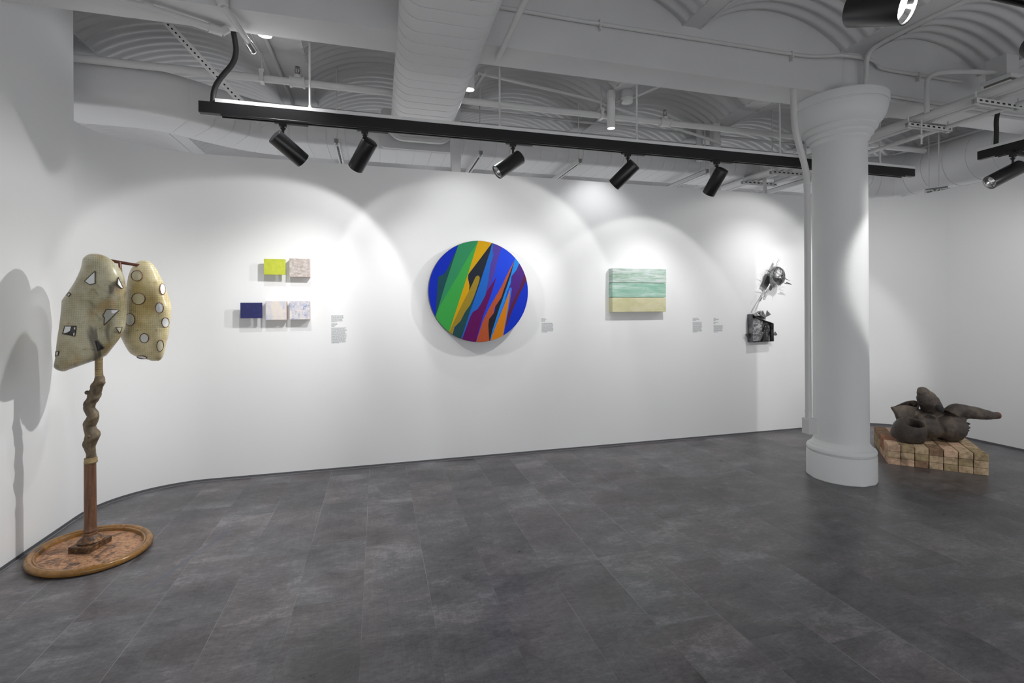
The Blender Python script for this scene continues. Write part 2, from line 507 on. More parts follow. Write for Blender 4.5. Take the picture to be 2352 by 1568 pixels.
# thin joint between partition foot and tiles
struct('trim_1', wall_strip([(XL+.014, -2.6)]+[(XL+.014, YB-R1y)]+[(x+(.014 if x < 1 else -.014)*abs(x-2)/4, y-.012) for x, y in back], 0, .003, .009), mat('pale_joint', (.2, .2, .21), .6))
struct('wall_unseen_far', MB().bbox(-5, 10, 8.4, 8.5, 1.6, 3.7), M['wall'], 0)  # unseen wall, left open below to let world light up under the ducts
struct('wall_unseen_far_left', MB().bbox(-5.1, -5, -2.7, 3.2, 0, 3.72).bbox(-5.1, -5, 3.2, 8.4, 1.5, 3.72), M['wall'], 0)  # added out of view to keep world light off the duct's side face
struct('wall_unseen_rear', MB().bbox(-2.0, 9.6, -2.7, -2.6, 1.75, 3.72).bbox(-5, -2, -2.7, -2.6, 0, 3.72), M['wall'], 0)  # unseen header added to block high world light, low opening lights the beam underside
struct('wall_unseen_far_right', MB().bbox(9.6, 9.7, -2, 4.5, 0, 3.7).bbox(9.6, 9.7, 4.5, 8.4, 1.4, 3.7), M['wall'], 0)  # unseen wall, its low gap shaped to admit world light behind the partition

# ---- vaulted ceiling
SPR, CRN = 3.335, 3.545
joists = [(-5.05, .07), (-3.6, .07), (-2.15, .07), (-.695, .155), (.71, .07), (2.14, .065), (3.58, .10), (5.05, .07), (6.5, .07), (7.95, .07), (9.4, .07)]


def vault(x0, x1, y0, y1):
    mb = MB(); NX = 18; st = .095/6; NY = int((y1-y0)/st); vs = []; fs = []
    for j in range(NY+1):
        y = y0+(y1-y0)*j/NY; cw = .011*math.sin(2*math.pi*y/.095)
        for i in range(NX+1):
            s_ = i/NX; q = 2*s_-1
            z = SPR+(CRN-SPR)*(1-q*q)**.9
            nz = 1/math.hypot(1, 1.2*q*(CRN-SPR)/((x1-x0)/2)*1)
            vs.append((x0+(x1-x0)*s_, y, z+cw*nz))
    for j in range(NY):
        for i in range(NX):
            a = j*(NX+1)+i; fs.append((a, a+NX+1, a+NX+2, a+1))
    return mb.add(vs, fs)


vm = MB()
for (xa, wa), (xb, wb) in zip(joists, joists[1:]):
    q = vault(xa+wa, xb-wb, -2.6, 8.4); vm.add(q.v, q.f)
struct('ceiling', vm, M['ceil'], 80)
slab = MB().bbox(-5.05, 9.5, -2.6, 8.4, 3.66, 3.72)
struct('ceiling_slab', slab, M['ceil'], 0)
for i, (xj, wj) in enumerate(joists):
    mb = MB().bbox(xj-wj, xj+wj, -2.6, 8.4, SPR, 3.5)
    # small rolled flange lips
    mb.bbox(xj-wj-.012, xj-wj, -2.6, 8.4, SPR-.004, SPR+.012).bbox(xj+wj, xj+wj+.012, -2.6, 8.4, SPR-.004, SPR+.012)
    struct('trim_%d' % (i+2), mb, M['ceil'], 0)
BY0, BY1, BZ = 2.972, 3.217, 3.01
struct('trim_20', MB().bbox(-5, 9.5, BY0, BY1, BZ, 3.66), M['ceil'], 0)
# round nib where the column head runs up the beam face
struct('trim_21', MB().lathe([(.135, 3.01), (.13, 3.05), (.12, 3.2), (.10, 3.34), (.05, 3.46)], (3.60, 2.99, 0), 24, Matrix.Diagonal((1, .45, 1))), M['ceil'])

# ---- cast column
CX, CY = 3.594, 3.09
c_ = thing('column', (CX, CY, 0), 'round white cast column with flared capital under the ceiling beam', 'column'); c_['kind'] = 'structure'
sh = [(.191, .25)]+[(.191-.003*i/8, .27+2.4*i/8) for i in range(9)]
cap = [(.188, 2.66), (.194, 2.672), (.203, 2.68), (.206, 2.69), (.204, 2.70), (.215, 2.706), (.228, 2.72), (.231, 2.732), (.228, 2.742), (.242, 2.75), (.256, 2.768), (.258, 2.78), (.255, 2.79), (.268, 2.80), (.287, 2.822), (.303, 2.85), (.315, 2.885), (.321, 2.915), (.322, 2.932), (.318, 2.936), (.319, 2.942), (.328, 2.944), (.330, 2.95), (.330, 3.002), (.326, BZ)]
bas = [(.238, 0), (.241, .006), (.240, .02), (.240, .195), (.238, .203), (.226, .207), (.226, .211), (.236, .214), (.240, .222), (.240, .232), (.234, .246), (.222, .254), (.216, .257), (.214, .262), (.205, .27), (.196, .285), (.191, .30)]
build('shaft', MB().lathe(sh, (CX, CY, 0), 64), M['column'], c_, 60)
build('capital', MB().lathe(cap, (CX, CY, 0), 64), M['column'], c_, 25)
bm_ = MB().lathe([(r, z) for r, z in bas], (CX, CY, 0), 96)
for i, p in enumerate(bm_.v):
    if p.z < .15:
        d = noise.noise(Vector((p.x*14, p.y*14, p.z*20)))*.006
        p.x += d*(p.x-CX)/.24; p.y += d*(p.y-CY)/.24
build('base', bm_, M['column'], c_, 25)

# ================================================================== CEILING SERVICES
# main flat duct along the back
def duct(name, prof, path, label, cat='duct', seam=.155, group=None, start=.05, amp=.985):
    pts = resample(smooth_path(path), .02); sc = []; q = []; acc = 0
    L = 0; nxt = start; last = pts[0]
    P2 = [pts[0]]; S2 = [1.0]
    for a, b in zip(pts, pts[1:]):
        L += (b-a).length
        if L >= nxt:
            tt = (b-a).normalized()
            for dd, s_ in ((-.006, 1), (-.004, amp), (.004, amp), (.006, 1)):
                P2.append(b+tt*dd); S2.append(s_)
            nxt += seam
        else:
            P2.append(b); S2.append(1.0)
    return build(name, MB().sweep(prof, P2, scales=S2), M['duct'], None, 50, label, cat, group)


prof = rrect(.60, .335, .10)
duct('flat_duct', prof, [(-5, 4.46, 3.035), (-2.1, 4.46, 3.035), (-1.68, 4.49, 3.035), (-1.32, 4.78, 3.035), (-1.0, 4.97, 3.035), (-.5, 4.95, 3.035), (2, 4.94, 3.035), (4.7, 4.94, 3.035), (5.95, 4.94, 3.035)],
     'wide flat grey-white air duct running behind the top of the long wall', start=3.45)
circ = [(.27*math.cos(2*math.pi*i/28), .27*math.sin(2*math.pi*i/28)) for i in range(28)]
duct('round_duct', circ, [(5.9, 4.93, 3.035), (6.1, 4.93, 3.035), (6.45, 4.7, 3.03), (6.45, 4.2, 3.02), (6.40, 3.4, 3.01), (6.35, 2.0, 3.0), (6.3, 0.5, 3.0)],
     'fat round air duct with spiral seams above the right wall', seam=.24)
# grille on the round duct
gt = thing('duct_grille', (6.12, 2.5, 2.83), 'black slotted air grille on the side of the round duct', 'vent')
Rg = Matrix.Rotation(math.radians(-40), 3, 'Y')
build('frame', MB().box((6.135, 2.45, 2.87), (.016, 1.1, .15), Rg), M['duct'], gt, 0)
gm = MB()
for r_ in range(3):
    for k in range(24):
        gm.box(Vector((6.135, 1.95+k*.044, 2.87))+Rg @ Vector((-.009, 0, -.036+r_*.036)), (.004, .03, .02), Rg)
build('slots', gm, M['hole'], gt, 0)
# oval branch duct overhead
pr = rrect(.535, .25, .118, 8)
dd = thing('oval_duct', (.39, 2.0, 2.92), 'oval overhead duct with ribbed seams crossing above the light track', 'duct')
ys = []; sc = []; y = .3
while y < 4.5:
    for dy, s_ in ((0, 1), (.004, 1.0), (.005, .962), (.0125, .962), (.0135, 1.0)):
        ys.append(y+dy); sc.append(s_)
    y += .118
ys.append(4.55); sc.append(1)
build('body', MB().sweep(pr, [(.39, yy, 3.045) for yy in ys], scales=sc), M['duct'], dd, 30)
build('collar', MB().sweep(rrect(.60, .31, .14, 8), [(.39, 4.5, 3.045), (.39, 4.54, 3.045)]).sweep(rrect(.70, .36, .03, 3), [(.39, 4.635, 3.035), (.39, 4.655, 3.035)]), M['duct'], dd, 30)

# posts
for (x, lb) in ((.70, 'square white post beside the oval duct above the long wall'), (3.50, 'square white post above the long wall left of the column')):
    build('post', MB().bbox(x-.043, x+.043, 4.43, 4.50, WT, 3.335), M['ceil'], None, 0, lb, 'post', bevel=.004)
build('pipe_stub', MB().tube([(3.37, 4.55, 2.95), (3.37, 4.55, 3.33)], .035, 16).tube([(3.37, 4.55, 3.02), (3.37, 4.55, 3.05)], .042, 16), M['pipe'], None, 40, 'short thick vertical pipe just left of the square post by the column', 'pipe')


def pipe(name, pts, r, label, cat='pipe', sm=True, mm='pipe', extra=None, group=None, seg=14):
    p = smooth_path(pts) if sm else [Vector(q) for q in pts]
    mb = MB().tube(p, r, seg)
    return build(name, mb, M[mm], None, 50, label, cat, group)


# sprinkler main with its fittings
sp = thing('sprinkler_pipe', (1, 4.2, 3.15), 'long white sprinkler main pipe running above the back wall behind the track', 'pipe')
build('pipe', MB().tube([(-5, 4.1, 3.133), (6.0, 4.1, 3.133)], .028, 16), M['pipe'], sp)
def sprinkler(x, up=True, y=4.1, z=3.133):
    build('tee_fitting', MB().tube([(x-.05, y, z), (x+.05, y, z)], .038, 16).tube([(x-.055, y, z), (x-.04, y, z)], .044, 16).tube([(x+.04, y, z), (x+.055, y, z)], .044, 16).tube([(x, y, z), (x, y, z+.055)], .026, 14), M['pipe'], sp)
    h = build('sprinkler_head', MB().tube([(x, y, z+.055), (x, y, z+.07)], .012, 10).tube([(x-.016, y, z+.07), (x-.017, y, z+.10), (x, y, z+.115)], .0035, 6).tube([(x+.016, y, z+.07), (x+.017, y, z+.10), (x, y, z+.115)], .0035, 6).tube([(x-.018, y, z+.07), (x+.018, y, z+.07)], .0045, 6).tube([(x, y, z+.07), (x, y, z+.115)], .003, 6).lathe([(.019, z+.115), (.019, z+.118)], (x, y, 0), 12), M['brass'], sp)


sprinkler(-.59); sprinkler(2.655)
for x in (-.84, 1.99, 5.17):
    build('pipe_hanger', MB().bbox(x-.014, x+.014, 4.064, 4.136, 3.099, 3.17).bbox(x-.018, x+.018, 4.07, 4.13, 3.17, 3.195).tube([(x, 4.1, 3.19), (x, 4.1, 3.45)], .006, 8), M['pipe'], sp)

pipe('conduit', [(.2, 4.62, 3.27), (5.9, 4.62, 3.27)], .014, 'thin white conduit running level just behind the sprinkler main', 'conduit', False)
pipe('conduit', [(3.18, 4.58, 3.037), (3.76, 4.58, 3.037), (4.13, 4.58, 3.028), (4.24, 4.58, 2.92), (4.25, 4.58, 2.65)], .021, 'white conduit bending down beside the square post near the column', 'conduit')

# rods + channel struts (trapeze hangers) under the flat duct
for i, (x, z1, lb) in enumerate(((-.33, 3.52, 'slotted channel strut hanging right of the first spotlight'), (.93, 3.5, 'slotted channel strut hanging left of the third spotlight'), (1.92, 3.5, 'slotted channel strut hanging left of the fourth spotlight'),
                          (3.37, 3.34, 'channel strut hanging behind the fifth spotlight'), (4.71, 3.5, 'channel strut hanging just left of the column conduit'))):
    s_ = thing('channel_strut', (x, 4.5, 2.80), lb, 'hanger strut', 'hanger struts under the flat duct')
    q = MB().bbox(x-.021, x+.021, 4.42, 5.35, 2.826, 2.832).bbox(x-.021, x-.017, 4.42, 5.35, 2.792, 2.83).bbox(x+.017, x+.021, 4.42, 5.35, 2.792, 2.83)
    q.bbox(x-.021, x-.009, 4.42, 5.35, 2.790, 2.793).bbox(x+.009, x+.021, 4.42, 5.35, 2.790, 2.793)
    if i in (0, 1):
        for k in range(14):
            q.bbox(x-.006, x+.006, 4.46+k*.05, 4.49+k*.05, 2.8255, 2.8262, mi=1)
    build('channel', q, [M['pipe'], M['hole']], s_, 0)
    build('rod', MB().tube([(x, 4.46, 2.79), (x, 4.46, z1)], .006, 8).lathe([(.013, 2.778), (.013, 2.79)], (x, 4.46, 0), 6), M['pipe'], s_)

# perforated angle brace on the left
ps = thing('perforated_brace', P_at(600, 285, 3.75), 'slanting white brace strip with a row of round holes, left end of the track', 'brace')
a = Vector((-1.44, 3.9, 3.40)); b = Vector((-.815, 3.9, 2.725)); d = (b-a).normalized(); nn = Vector((0, 1, 0)); sd = d.cross(nn)
Rb = Matrix((sd, nn, d)).transposed()
build('strip', MB().box((a+b)/2, (.044, .006, (b-a).length), Rb).box((a+b)/2+sd*.022+nn*.018, (.005, .036, (b-a).length), Rb), M['whitemetal'], ps, 0)
h = MB(); L = (b-a).length; k = .04
while k < L-.03:
    h.lathe([(.0075, 0), (.0075, .002)], a+d*k-nn*.0045, 10, Matrix((sd*.75, d, nn)).transposed()); k += .034
build('holes', h, M['hole'], ps)
build('end_clip', MB().tube([b+Vector((-.02, 0, .02)), b+Vector((.05, 0, -.0)), b+Vector((.0, 0, -.04))], .004, 6).tube([b+Vector((.0, 0, .01)), b+Vector((.005, 0, -.07))], .005, 6), M['pipe'], ps)

# assorted conduits on the left / middle
pa = thing('sprinkler_branch', (-1.1, 3.08, 2.97), 'white branch pipe with angled end fitting under the beam, upper left corner', 'pipe')
build('pipe', MB().tube([(-1.9, 2.80, 2.975), (-1.33, 2.97, 2.975), (-1.156, 3.03, 2.975), (-.90, 3.15, 2.975)], .021, 16), M['pipe'], pa)
build('end_fitting', MB().tube([(-.92, 3.14, 2.975), (-.86, 3.17, 2.975)], .027, 16).tube([(-.865, 3.168, 2.97), (-.83, 3.17, 3.0)], .024, 16), M['pipe'], pa)
build('coupling', MB().tube([(-1.19, 3.018, 2.975), (-1.15, 3.032, 2.975)], .026, 16), M['pipe'], pa)
pb = thing('conduit_elbow', (-.72, 3.0, 2.9), 'fat white conduit elbow with a shiny end, dropping past the beam near the black cable', 'conduit')
build('elbow_body', MB().tube([(-.80, 2.93, 3.20), (-.795, 2.93, 3.03), (-.79, 2.935, 2.995)], [.034, .034, .026], 16), M['pipe'], pb)
build('pipe', MB().tube([(-.79, 2.94, 3.0), (-.755, 3.05, 2.965), (-.725, 3.2, 2.945)], .017, 14), M['pipe'], pb)
build('end_cap', MB().tube([(-.73, 3.19, 2.947), (-.715, 3.24, 2.93)], [.022, .024], 14).sphere((-.713, 3.245, 2.925), .024), M['chrome'], pb)
pipe('conduit', [(.745, 2.1, 2.96), (.763, 3.10, 2.985)], .018, 'straight white conduit slanting down to the beam right of the oval duct', 'conduit', False)
pipe('conduit', [(.80, 3.93, 3.30), (1.9, 4.1, 3.27), (3.5, 4.38, 3.10)], .014, 'thin conduit sloping gently down to the right above the sprinkler main', 'conduit', False)
pipe('conduit', [(.86, 3.9, 3.30), (.80, 4.3, 3.27)], .014, 'short thin conduit right beside the middle tube downlight', 'conduit', False)
pipe('conduit', [(2.45, 3.6, 3.30), (2.10, 4.4, 3.29)], .013, 'short thin conduit behind the round smoke detector', 'conduit', False)
pipe('conduit', [(-.77, 3.3, 3.318), (-.76, 5.2, 3.318)], .015, 'thin conduit fixed along the wide joist behind the black cable', 'conduit', False)
# beam face conduit
bc = [(.6, 2.955, 3.245), (1.4, 2.955, 3.240), (2.4, 2.955, 3.25), (3.15, 2.955, 3.25), (3.30, 2.93, 3.265), (3.42, 2.90, 3.275), (3.72, 2.90, 3.275), (3.80, 2.93, 3.27), (3.84, 2.955, 3.25), (4.3, 2.955, 3.25), (4.75, 2.955, 3.255)]
bt = thing('beam_conduit', (2.6, 2.95, 3.24), 'long thin conduit clipped along the front face of the beam', 'conduit')
build('pipe', MB().tube(smooth_path(bc), .013, 12), M['pipe'], bt)
for x in (1.43, 2.99, 4.26):
    build('clip', MB().bbox(x-.008, x+.008, 2.938, 2.972, 3.22, 3.268).bbox(x-.006, x+.006, 2.944, 2.972, 3.20, 3.222), M['pipe'], bt, 0)
pipe('conduit', [(3.93, 2.955, 3.045), (4.9, 2.955, 3.042), (6.5, 2.955, 3.04)], .013, 'lower thin conduit along the beam face right of the column capital', 'conduit', False)
pipe('conduit', [(3.62, 2.90, 3.02), (3.62, 2.88, 3.15), (3.60, 2.86, 3.30), (3.62, 2.70, 3.33), (3.66, 2.2, 3.325), (3.70, 1.6, 3.325)], .017, 'conduit rising from the column head and bending along the ceiling joist', 'conduit')
pipe('conduit', [(4.04, 2.74, 2.84), (4.04, 2.74, 3.005), (4.07, 2.76, 3.11), (4.17, 2.76, 3.17), (4.45, 2.73, 3.20), (4.75, 2.72, 3.22)], .017, 'white hooked conduit arching up to the junction box right of the column', 'conduit')
jb = thing('junction_box', (4.8, 2.72, 3.12), 'stacked junction box on the ceiling at the end of the hooked conduit', 'junction box')
build('box', MB().bbox(4.74, 4.88, 2.64, 2.78, 3.17, 3.335), M['pipe'], jb, 0, bevel=.004)
build('cover', MB().bbox(4.715, 4.905, 2.60, 2.80, 3.135, 3.165), M['whitemetal'], jb, 0, bevel=.004)
build('underside', MB().bbox(4.73, 4.89, 2.615, 2.785, 3.118, 3.134), M['brass'], jb, 0)
# column conduit
cc = thing('column_conduit', (3.19, 3.02, .33), 'white conduit running down the left side of the column into a small box', 'conduit')
build('pipe', MB().tube(smooth_path([(3.05, 3.0, 3.01), (3.055, 3.0, 2.83), (3.065, 3.0, 2.70), (3.12, 3.01, 2.58), (3.17, 3.02, 2.47), (3.195, 3.02, 2.38), (3.197, 3.02, 2.2), (3.197, 3.02, .45)]), .0225, 18), M['pipe'], cc)
build('box', MB().box((3.205, 3.02, .45), (.075, .07, .12)), M['pipe'], cc, 0, bevel=.005)
for z in (.56, 2.30):
    build('strap', MB().tube([(3.197, 3.02, z-.008), (3.197, 3.02, z+.008)], .025, 18), M['pipe'], cc)

# smoke detector
sd_ = thing('smoke_detector', (2.2, 4.0, 3.25), 'round white smoke detector on its ceiling box, above the fourth spotlight', 'smoke detector')
build('mounting_box', MB().lathe([(.055, 3.27), (.055, 3.335)], (2.2, 4.0, 0), 28), M['pipe'], sd_)
build('detector', MB().lathe([(.018, 3.225), (.024, 3.222), (.030, 3.226), (.050, 3.232), (.052, 3.25), (.046, 3.262), (.052, 3.27)], (2.2, 4.0, 0), 28), M['whitemetal'], sd_)

# tube downlights
def downlight(x, y, z0, z1, r, label, e):
    t_ = thing('tube_downlight', (x, y, z0), label, 'ceiling light', 'white tube downlights on the ceiling')
    build('tube', MB().lathe([(r, z0), (r, z1), (r*.9, z1), ], (x, y, 0), 28, caps=False).lathe([(r*.9, z1-.002), (r*.9, z0)], (x, y, 0), 28, caps=False).lathe([(r*1.1, z1-.06), (r*1.1, z1)], (x, y, 0), 28), M['whitemetal'], t_)
    build('lamp_lens', MB().lathe([(r*.88, z0+.012), (r*.88, z0+.016)], (x, y, 0), 24), M['glow'], t_)
    ld = bpy.data.lights.new('downlight', 'SPOT'); ld.energy = e; ld.spot_size = math.radians(100); ld.spot_blend = .7; ld.shadow_soft_size = r*.8
    lo = bpy.data.objects.new('lamp', ld); COL.objects.link(lo); lo.parent = t_; lo.location = (0, 0, -.002)


downlight(-.66, 3.30, 3.055, 3.335, .045, 'short tube downlight peeking below the beam beside the black cable', 60)
downlight(.72, 3.86, 3.12, 3.335, .042, 'white tube downlight just right of the oval duct', 26)
downlight(2.06, 4.04, 3.0, 3.335, .036, 'white tube downlight hanging above the fourth spotlight', 24)

# conduit bundle right of the column
for x, r_, lb in ((4.09, .029, 'left conduit of the bundle passing right of the column'), (4.155, .023, 'middle conduit of the bundle passing right of the column'), (4.24, .02, 'right conduit of the bundle passing right of the column')):
    pipe('conduit', [(x, 1.1, 2.838), (x, 5.9, 2.838)], r_, lb, 'conduit', False, group='conduit bundle right of the column')
pipe('conduit', [(4.41, 1.1, 2.80), (4.41, 4.6, 2.80)], .018, 'lone lower conduit just right of the bundle beside the column', 'conduit', False)
pipe('conduit', [(4.13, 3.7, 2.91), (4.14, 3.55, 2.885), (4.22, 2.75, 2.88), (4.35, 2.6, 2.88), (4.39, 1.2, 2.88)], .015, 'curving conduit lying on top of the bundle beyond the column', 'conduit')
pipe('conduit', [(4.05, 3.3, 3.33), (4.06, 3.32, 3.1), (4.06, 3.34, 2.95), (4.08, 3.36, 2.885)], .018, 'short bent conduit dropping from the vault behind the beam', 'conduit')
for (y, lb) in ((4.24, 'nearer bundle hanger bracket over the long wall left of the column'), (4.66, 'farther bundle hanger bracket over the long wall left of the column'), (2.87, 'hanger bracket in front of the beam right of the column'), (2.42, 'hanger bracket above the right hand light track')):
    hb = thing('hanger_bracket', (4.25, y, 2.77), lb, 'hanger bracket', 'hanger brackets carrying the conduit bundle')
    q = MB().bbox(4.01, 4.48, y-.02, y+.02, 2.806, 2.811).bbox(4.01, 4.48, y-.02, y-.016, 2.775, 2.81).bbox(4.01, 4.48, y+.016, y+.02, 2.775, 2.81)
    for k in range(8):
        q.bbox(4.035+k*.057, 4.063+k*.057, y-.0207, y-.0199, 2.786, 2.798, mi=1)
    build('channel', q, [M['pipe'], M['hole']], hb, 0)
    for x in (4.03, 4.46):
        build('rod', MB().tube([(x, y, 2.765), (x, y, 3.45 if y == 4.24 else 2.86)], .006, 8).lathe([(.016, 2.768), (.016, 2.774)], (x, y, 0), 6), M['pipe'], hb)
rd = thing('hanger_rod', (4.07, 2.80, 2.62), 'short threaded rod with wing nut hanging under the bundle', 'rod')
build('rod', MB().tube([(4.07, 2.80, 2.62), (4.07, 2.80, 2.81)], .006, 8), M['pipe'], rd)
build('wing_nut', MB().tube([(4.04, 2.80, 2.685), (4.10, 2.80, 2.685)], .007, 8).lathe([(.012, 2.665), (.014, 2.685), (.005, 2.69)], (4.07, 2.80, 0), 10), M['pipe'], rd)
pipe('hanger_rod', [(6.0, 3.95, 2.70), (6.0, 3.95, 3.54)], .007, 'thin rod in front of the round duct with a loop at its foot', 'rod', False)

# exit sign behind the right wall
EXP = P_at(2150, 445, 5.56)
ex = thing('exit_sign', EXP-Vector((0, 0, .08)), 'exit sign mostly hidden behind the top of the right wall', 'sign')
Re = Matrix.Rotation(math.radians(-58), 3, 'Z')
Ev = lambda x, y, z: EXP+Re @ Vector((x, y, z))
build('panel', MB().box(EXP, (.20, .014, .14), Re), mat('sign_grey', (.22, .22, .225), .5), ex, 0)
build('frame', MB().box(Ev(0, 0, .074), (.22, .02, .008), Re).box(Ev(-.096, 0, 0), (.01, .02, .15), Re), M['whitemetal'], ex, 0)
build('hanger_rod', MB().tube([Ev(-.06, 0, .07), Ev(-.06, 0, 3.53-EXP.z)], .005, 8), M['pipe'], ex)
td = bpy.data.curves.new('lettering', 'FONT'); td.body = 'EXIT'; td.size = .105; td.extrude = .002; td.align_x = 'CENTER'; td.align_y = 'CENTER'; td.offset = .002
to = bpy.data.objects.new('lettering_curve', td); COL.objects.link(to)
bpy.context.view_layer.update()
lm = bpy.data.meshes.new_from_object(to.evaluated_get(bpy.context.evaluated_depsgraph_get()))
bpy.data.objects.remove(to)
lo_ = bpy.data.objects.new('lettering', lm); COL.objects.link(lo_); lo_.parent = ex
lo_.location = Ev(.008, -.011, .010)-WL[ex.name]; lo_.rotation_euler = (math.pi/2, 0, math.radians(-58)); lm.materials.clear(); lm.materials.append(M['whitemetal'])
build('column_strut', MB().box((6.4, 4.62, 2.75), (.035, .035, .5), Matrix.Rotation(.14, 3, 'Y')), M['pipe'], None, 0, 'short leaning channel post behind the right hand corner of the wall', 'strut')
build('duct_soffit', MB().bbox(7.4, 8.6, 4.6, 5.5, 2.55, 3.33), M['ceil'], None, 0, 'boxed grey soffit far behind the round duct', 'soffit')

# ================================================================== TRACK LIGHTING
TZ = 2.645  # top of black body
def track(x0, x1, y, label, rods, axis='x', pts=None):
    t_ = thing('light_track', ((x0+x1)/2, y, TZ-.08) if axis == 'x' else (y, (x0+x1)/2, TZ-.08), label, 'light track', 'black light tracks')
    def bb(a0, a1, s0, s1, z0, z1, mb):
        return mb.bbox(a0, a1, y+s0, y+s1, z0, z1) if axis == 'x' else mb.bbox(y+s0, y+s1, a0, a1, z0, z1)
    q = MB(); bb(x0, x1, -.021, .021, TZ-.07, TZ, q); bb(x0+.12, x1-.12, -.021, -.012, TZ-.082, TZ-.07, q); bb(x0+.12, x1-.12, .012, .021, TZ-.082, TZ-.07, q)
    build('body', q, M['black'], t_, 0, bevel=.002)
    q = MB(); bb(x0+.09, x1, -.0215, .0215, TZ, TZ+.022, q)
    build('top_channel', q, M['whitemetal'], t_, 0)
    for r_ in rods:
        p = (r_, y) if axis == 'x' else (y, r_)
        build('suspension_rod', MB().tube([(*p, TZ+.02), (*p, 3.45)], .007, 10).lathe([(.014, TZ+.02), (.009, TZ+.04)], (*p, 0), 10), M['pipe'], t_)
    return t_


track(-1.048, 4.83, 3.4, 'long black light track hanging parallel to the long wall', [-.415, .854, 1.953, 3.315, 4.43])
track(1.2, 5.2, 1.33, 'black light track crossing the extreme upper right corner', [1.6, 3.0, 4.4])
track(-2.2, 2.874, 4.82, 'short black light track at the right edge above the clay sculpture', [2.1, .8], 'y')
# rods of track must not look floating: flex cables
def flex(name, pts, label):
    p = resample(smooth_path(pts, it=4), .0045); rs = [.0165 if i % 2 else .0145 for i in range(len(p))]
    build(name, MB().tube(p, rs, 14), M['blackmatte'], None, 80, label, 'cable')


flex('flexible_conduit', [(-.849, 3.30, 3.14), (-.845, 3.38, 3.04), (-.842, 3.4, 2.98), (-.86, 3.4, 2.90), (-.93, 3.4, 2.81), (-.97, 3.4, 2.73), (-.975, 3.4, 2.64)], 'black ribbed cable snaking down to the left end of the long track')
flex('flexible_conduit', [(4.80, 2.72, 2.97), (4.79, 2.74, 2.86), (4.815, 2.75, 2.76), (4.82, 2.76, 2.64)], 'black ribbed cable dropping to the short track at the right edge')


def spot(px, py, aim, label, e, zc=None, size=75, blend=.35, core=None, hot=False, length=.22, r=.052, col=(1, .99, .975), soft=.032, drop=.085):
    """track spotlight at (px,py); cylinder hung from its stem, pointing at aim"""
    t_ = thing('track_spotlight', (px, py, 2.30), label, 'spotlight', 'black cylinder spotlights on the tracks')
    ztop = TZ-.075
    build('adapter', MB().bbox(px-.05, px+.15, py-.016, py+.016, ztop-.018, ztop+.01).bbox(px-.022, px+.022, py-.014, py+.014, ztop-.035, ztop), M['blackmatte'], t_, 0, bevel=.002)
    piv = Vector((px, py, ztop-drop))
    build('stem', MB().tube([(px, py, ztop-.03), (px, py, ztop-drop-.005)], .0075, 10).lathe([(.018, ztop-.045), (.008, ztop-.06)], (px, py, 0), 12), M['blackmatte'], t_)
    # iterate axis so that the cylinder hangs from the upper back of its side
    d = (Vector(aim)-piv).normalized()
    for _ in range(3):
        side_up = (Vector((0, 0, 1))-d*d.z).normalized()
        cen = piv - side_up*(r-.004) + d*(length*.5-.035)
        d = (Vector(aim)-cen).normalized()
    ax = d; e1 = side_up; e2 = ax.cross(e1)
    R_ = Matrix((e1, e2, ax)).transposed()
    back_ = cen-ax*length/2
    build('housing', MB().lathe([(r-.006, 0), (r-.002, .001), (r, .004), (r, length), (r-.004, length), (r-.004, .06), ], back_, 40, R_), M['black'], t_, 35)
    build('reflector', MB().lathe([(.026, length-.075), (.036, length-.05), (r-.007, length-.012), (r-.004, length-.010)], back_, 32, R_, caps=False), M['chrome'], t_)
    build('lamp_lens', MB().lathe([(.028, length-.073), (.028, length-.070)], back_, 20, R_), M['glow'], t_) if not hot else build('lamp_lens', MB().lathe([(.045, length-.030), (.045, length-.026)], back_, 24, R_), M['glow_hot'], t_)
    pos = back_+ax*(length+.004)
    for (ee, sz, bl, nm) in [(e, size, blend, 'flood')]+([(core[0], core[1], 1., 'beam')] if core else []):
        ld = bpy.data.lights.new(nm, 'SPOT'); ld.energy = ee; ld.spot_size = math.radians(sz); ld.spot_blend = bl; ld.shadow_soft_size = soft; ld.color = col
        lo = bpy.data.objects.new('lamp', ld); COL.objects.link(lo); lo.parent = t_
        lo.rotation_mode = 'QUATERNION'; lo.rotation_quaternion = (-ax).to_track_quat('Z', 'Y'); lo.location = pos-WL[t_.name]
    return t_


spot(-.577, 3.4, (.85, 4.41, 1.36), 'first spotlight from the left, tilted down to the right', 8.5, size=84, blend=.16, core=(29, 66))
spot(-.075, 3.4, (-.80, 4.41, 1.35), 'second spotlight from the left, its lower rim shining', 17, size=98, blend=.15, core=(30, 72))
spot(.951, 3.4, (-1.65, 3.18, .55), 'third spotlight from the left with its bright lens showing', 62, size=84, blend=.5, core=(60, 50), soft=.02)
spot(1.873, 3.4, (1.05, 4.41, 1.40), 'fourth spotlight from the left, tilted down to the left', 10, size=110, blend=.13, core=(29, 66))
spot(2.679, 3.4, (2.56, 4.41, 1.30), 'fifth spotlight from the left, nearest the column', 10.5, size=94, blend=.12, core=(26, 76))
spot(4.12, 3.4, (3.85, 4.41, 1.6), 'spotlight hidden behind the column', 11, size=116, blend=.3, core=(20, 84))
spot(1.69, 1.33, (2.5, -1.0, 1.35), 'large near spotlight glaring at the top edge of the picture', 40, size=90, hot=True, drop=.085, r=.062, length=.18)
spot(2.66, 1.33, (2.0, -.2, .4), 'glaring spotlight cut by the right edge of the picture', 30, size=90, hot=True, drop=.09, r=.062, length=.21)
spot(4.82, 2.65, (3.14, 3.35, 1.45), 'spotlight on the short track at the right edge, lens facing the column', 13, size=70, blend=.6, length=.25, r=.055)
spot(3.5, 1.33, (4.6, 4.41, .85), 'spotlight on the near track outside the picture, aimed past the column', 70, size=44, blend=.3)
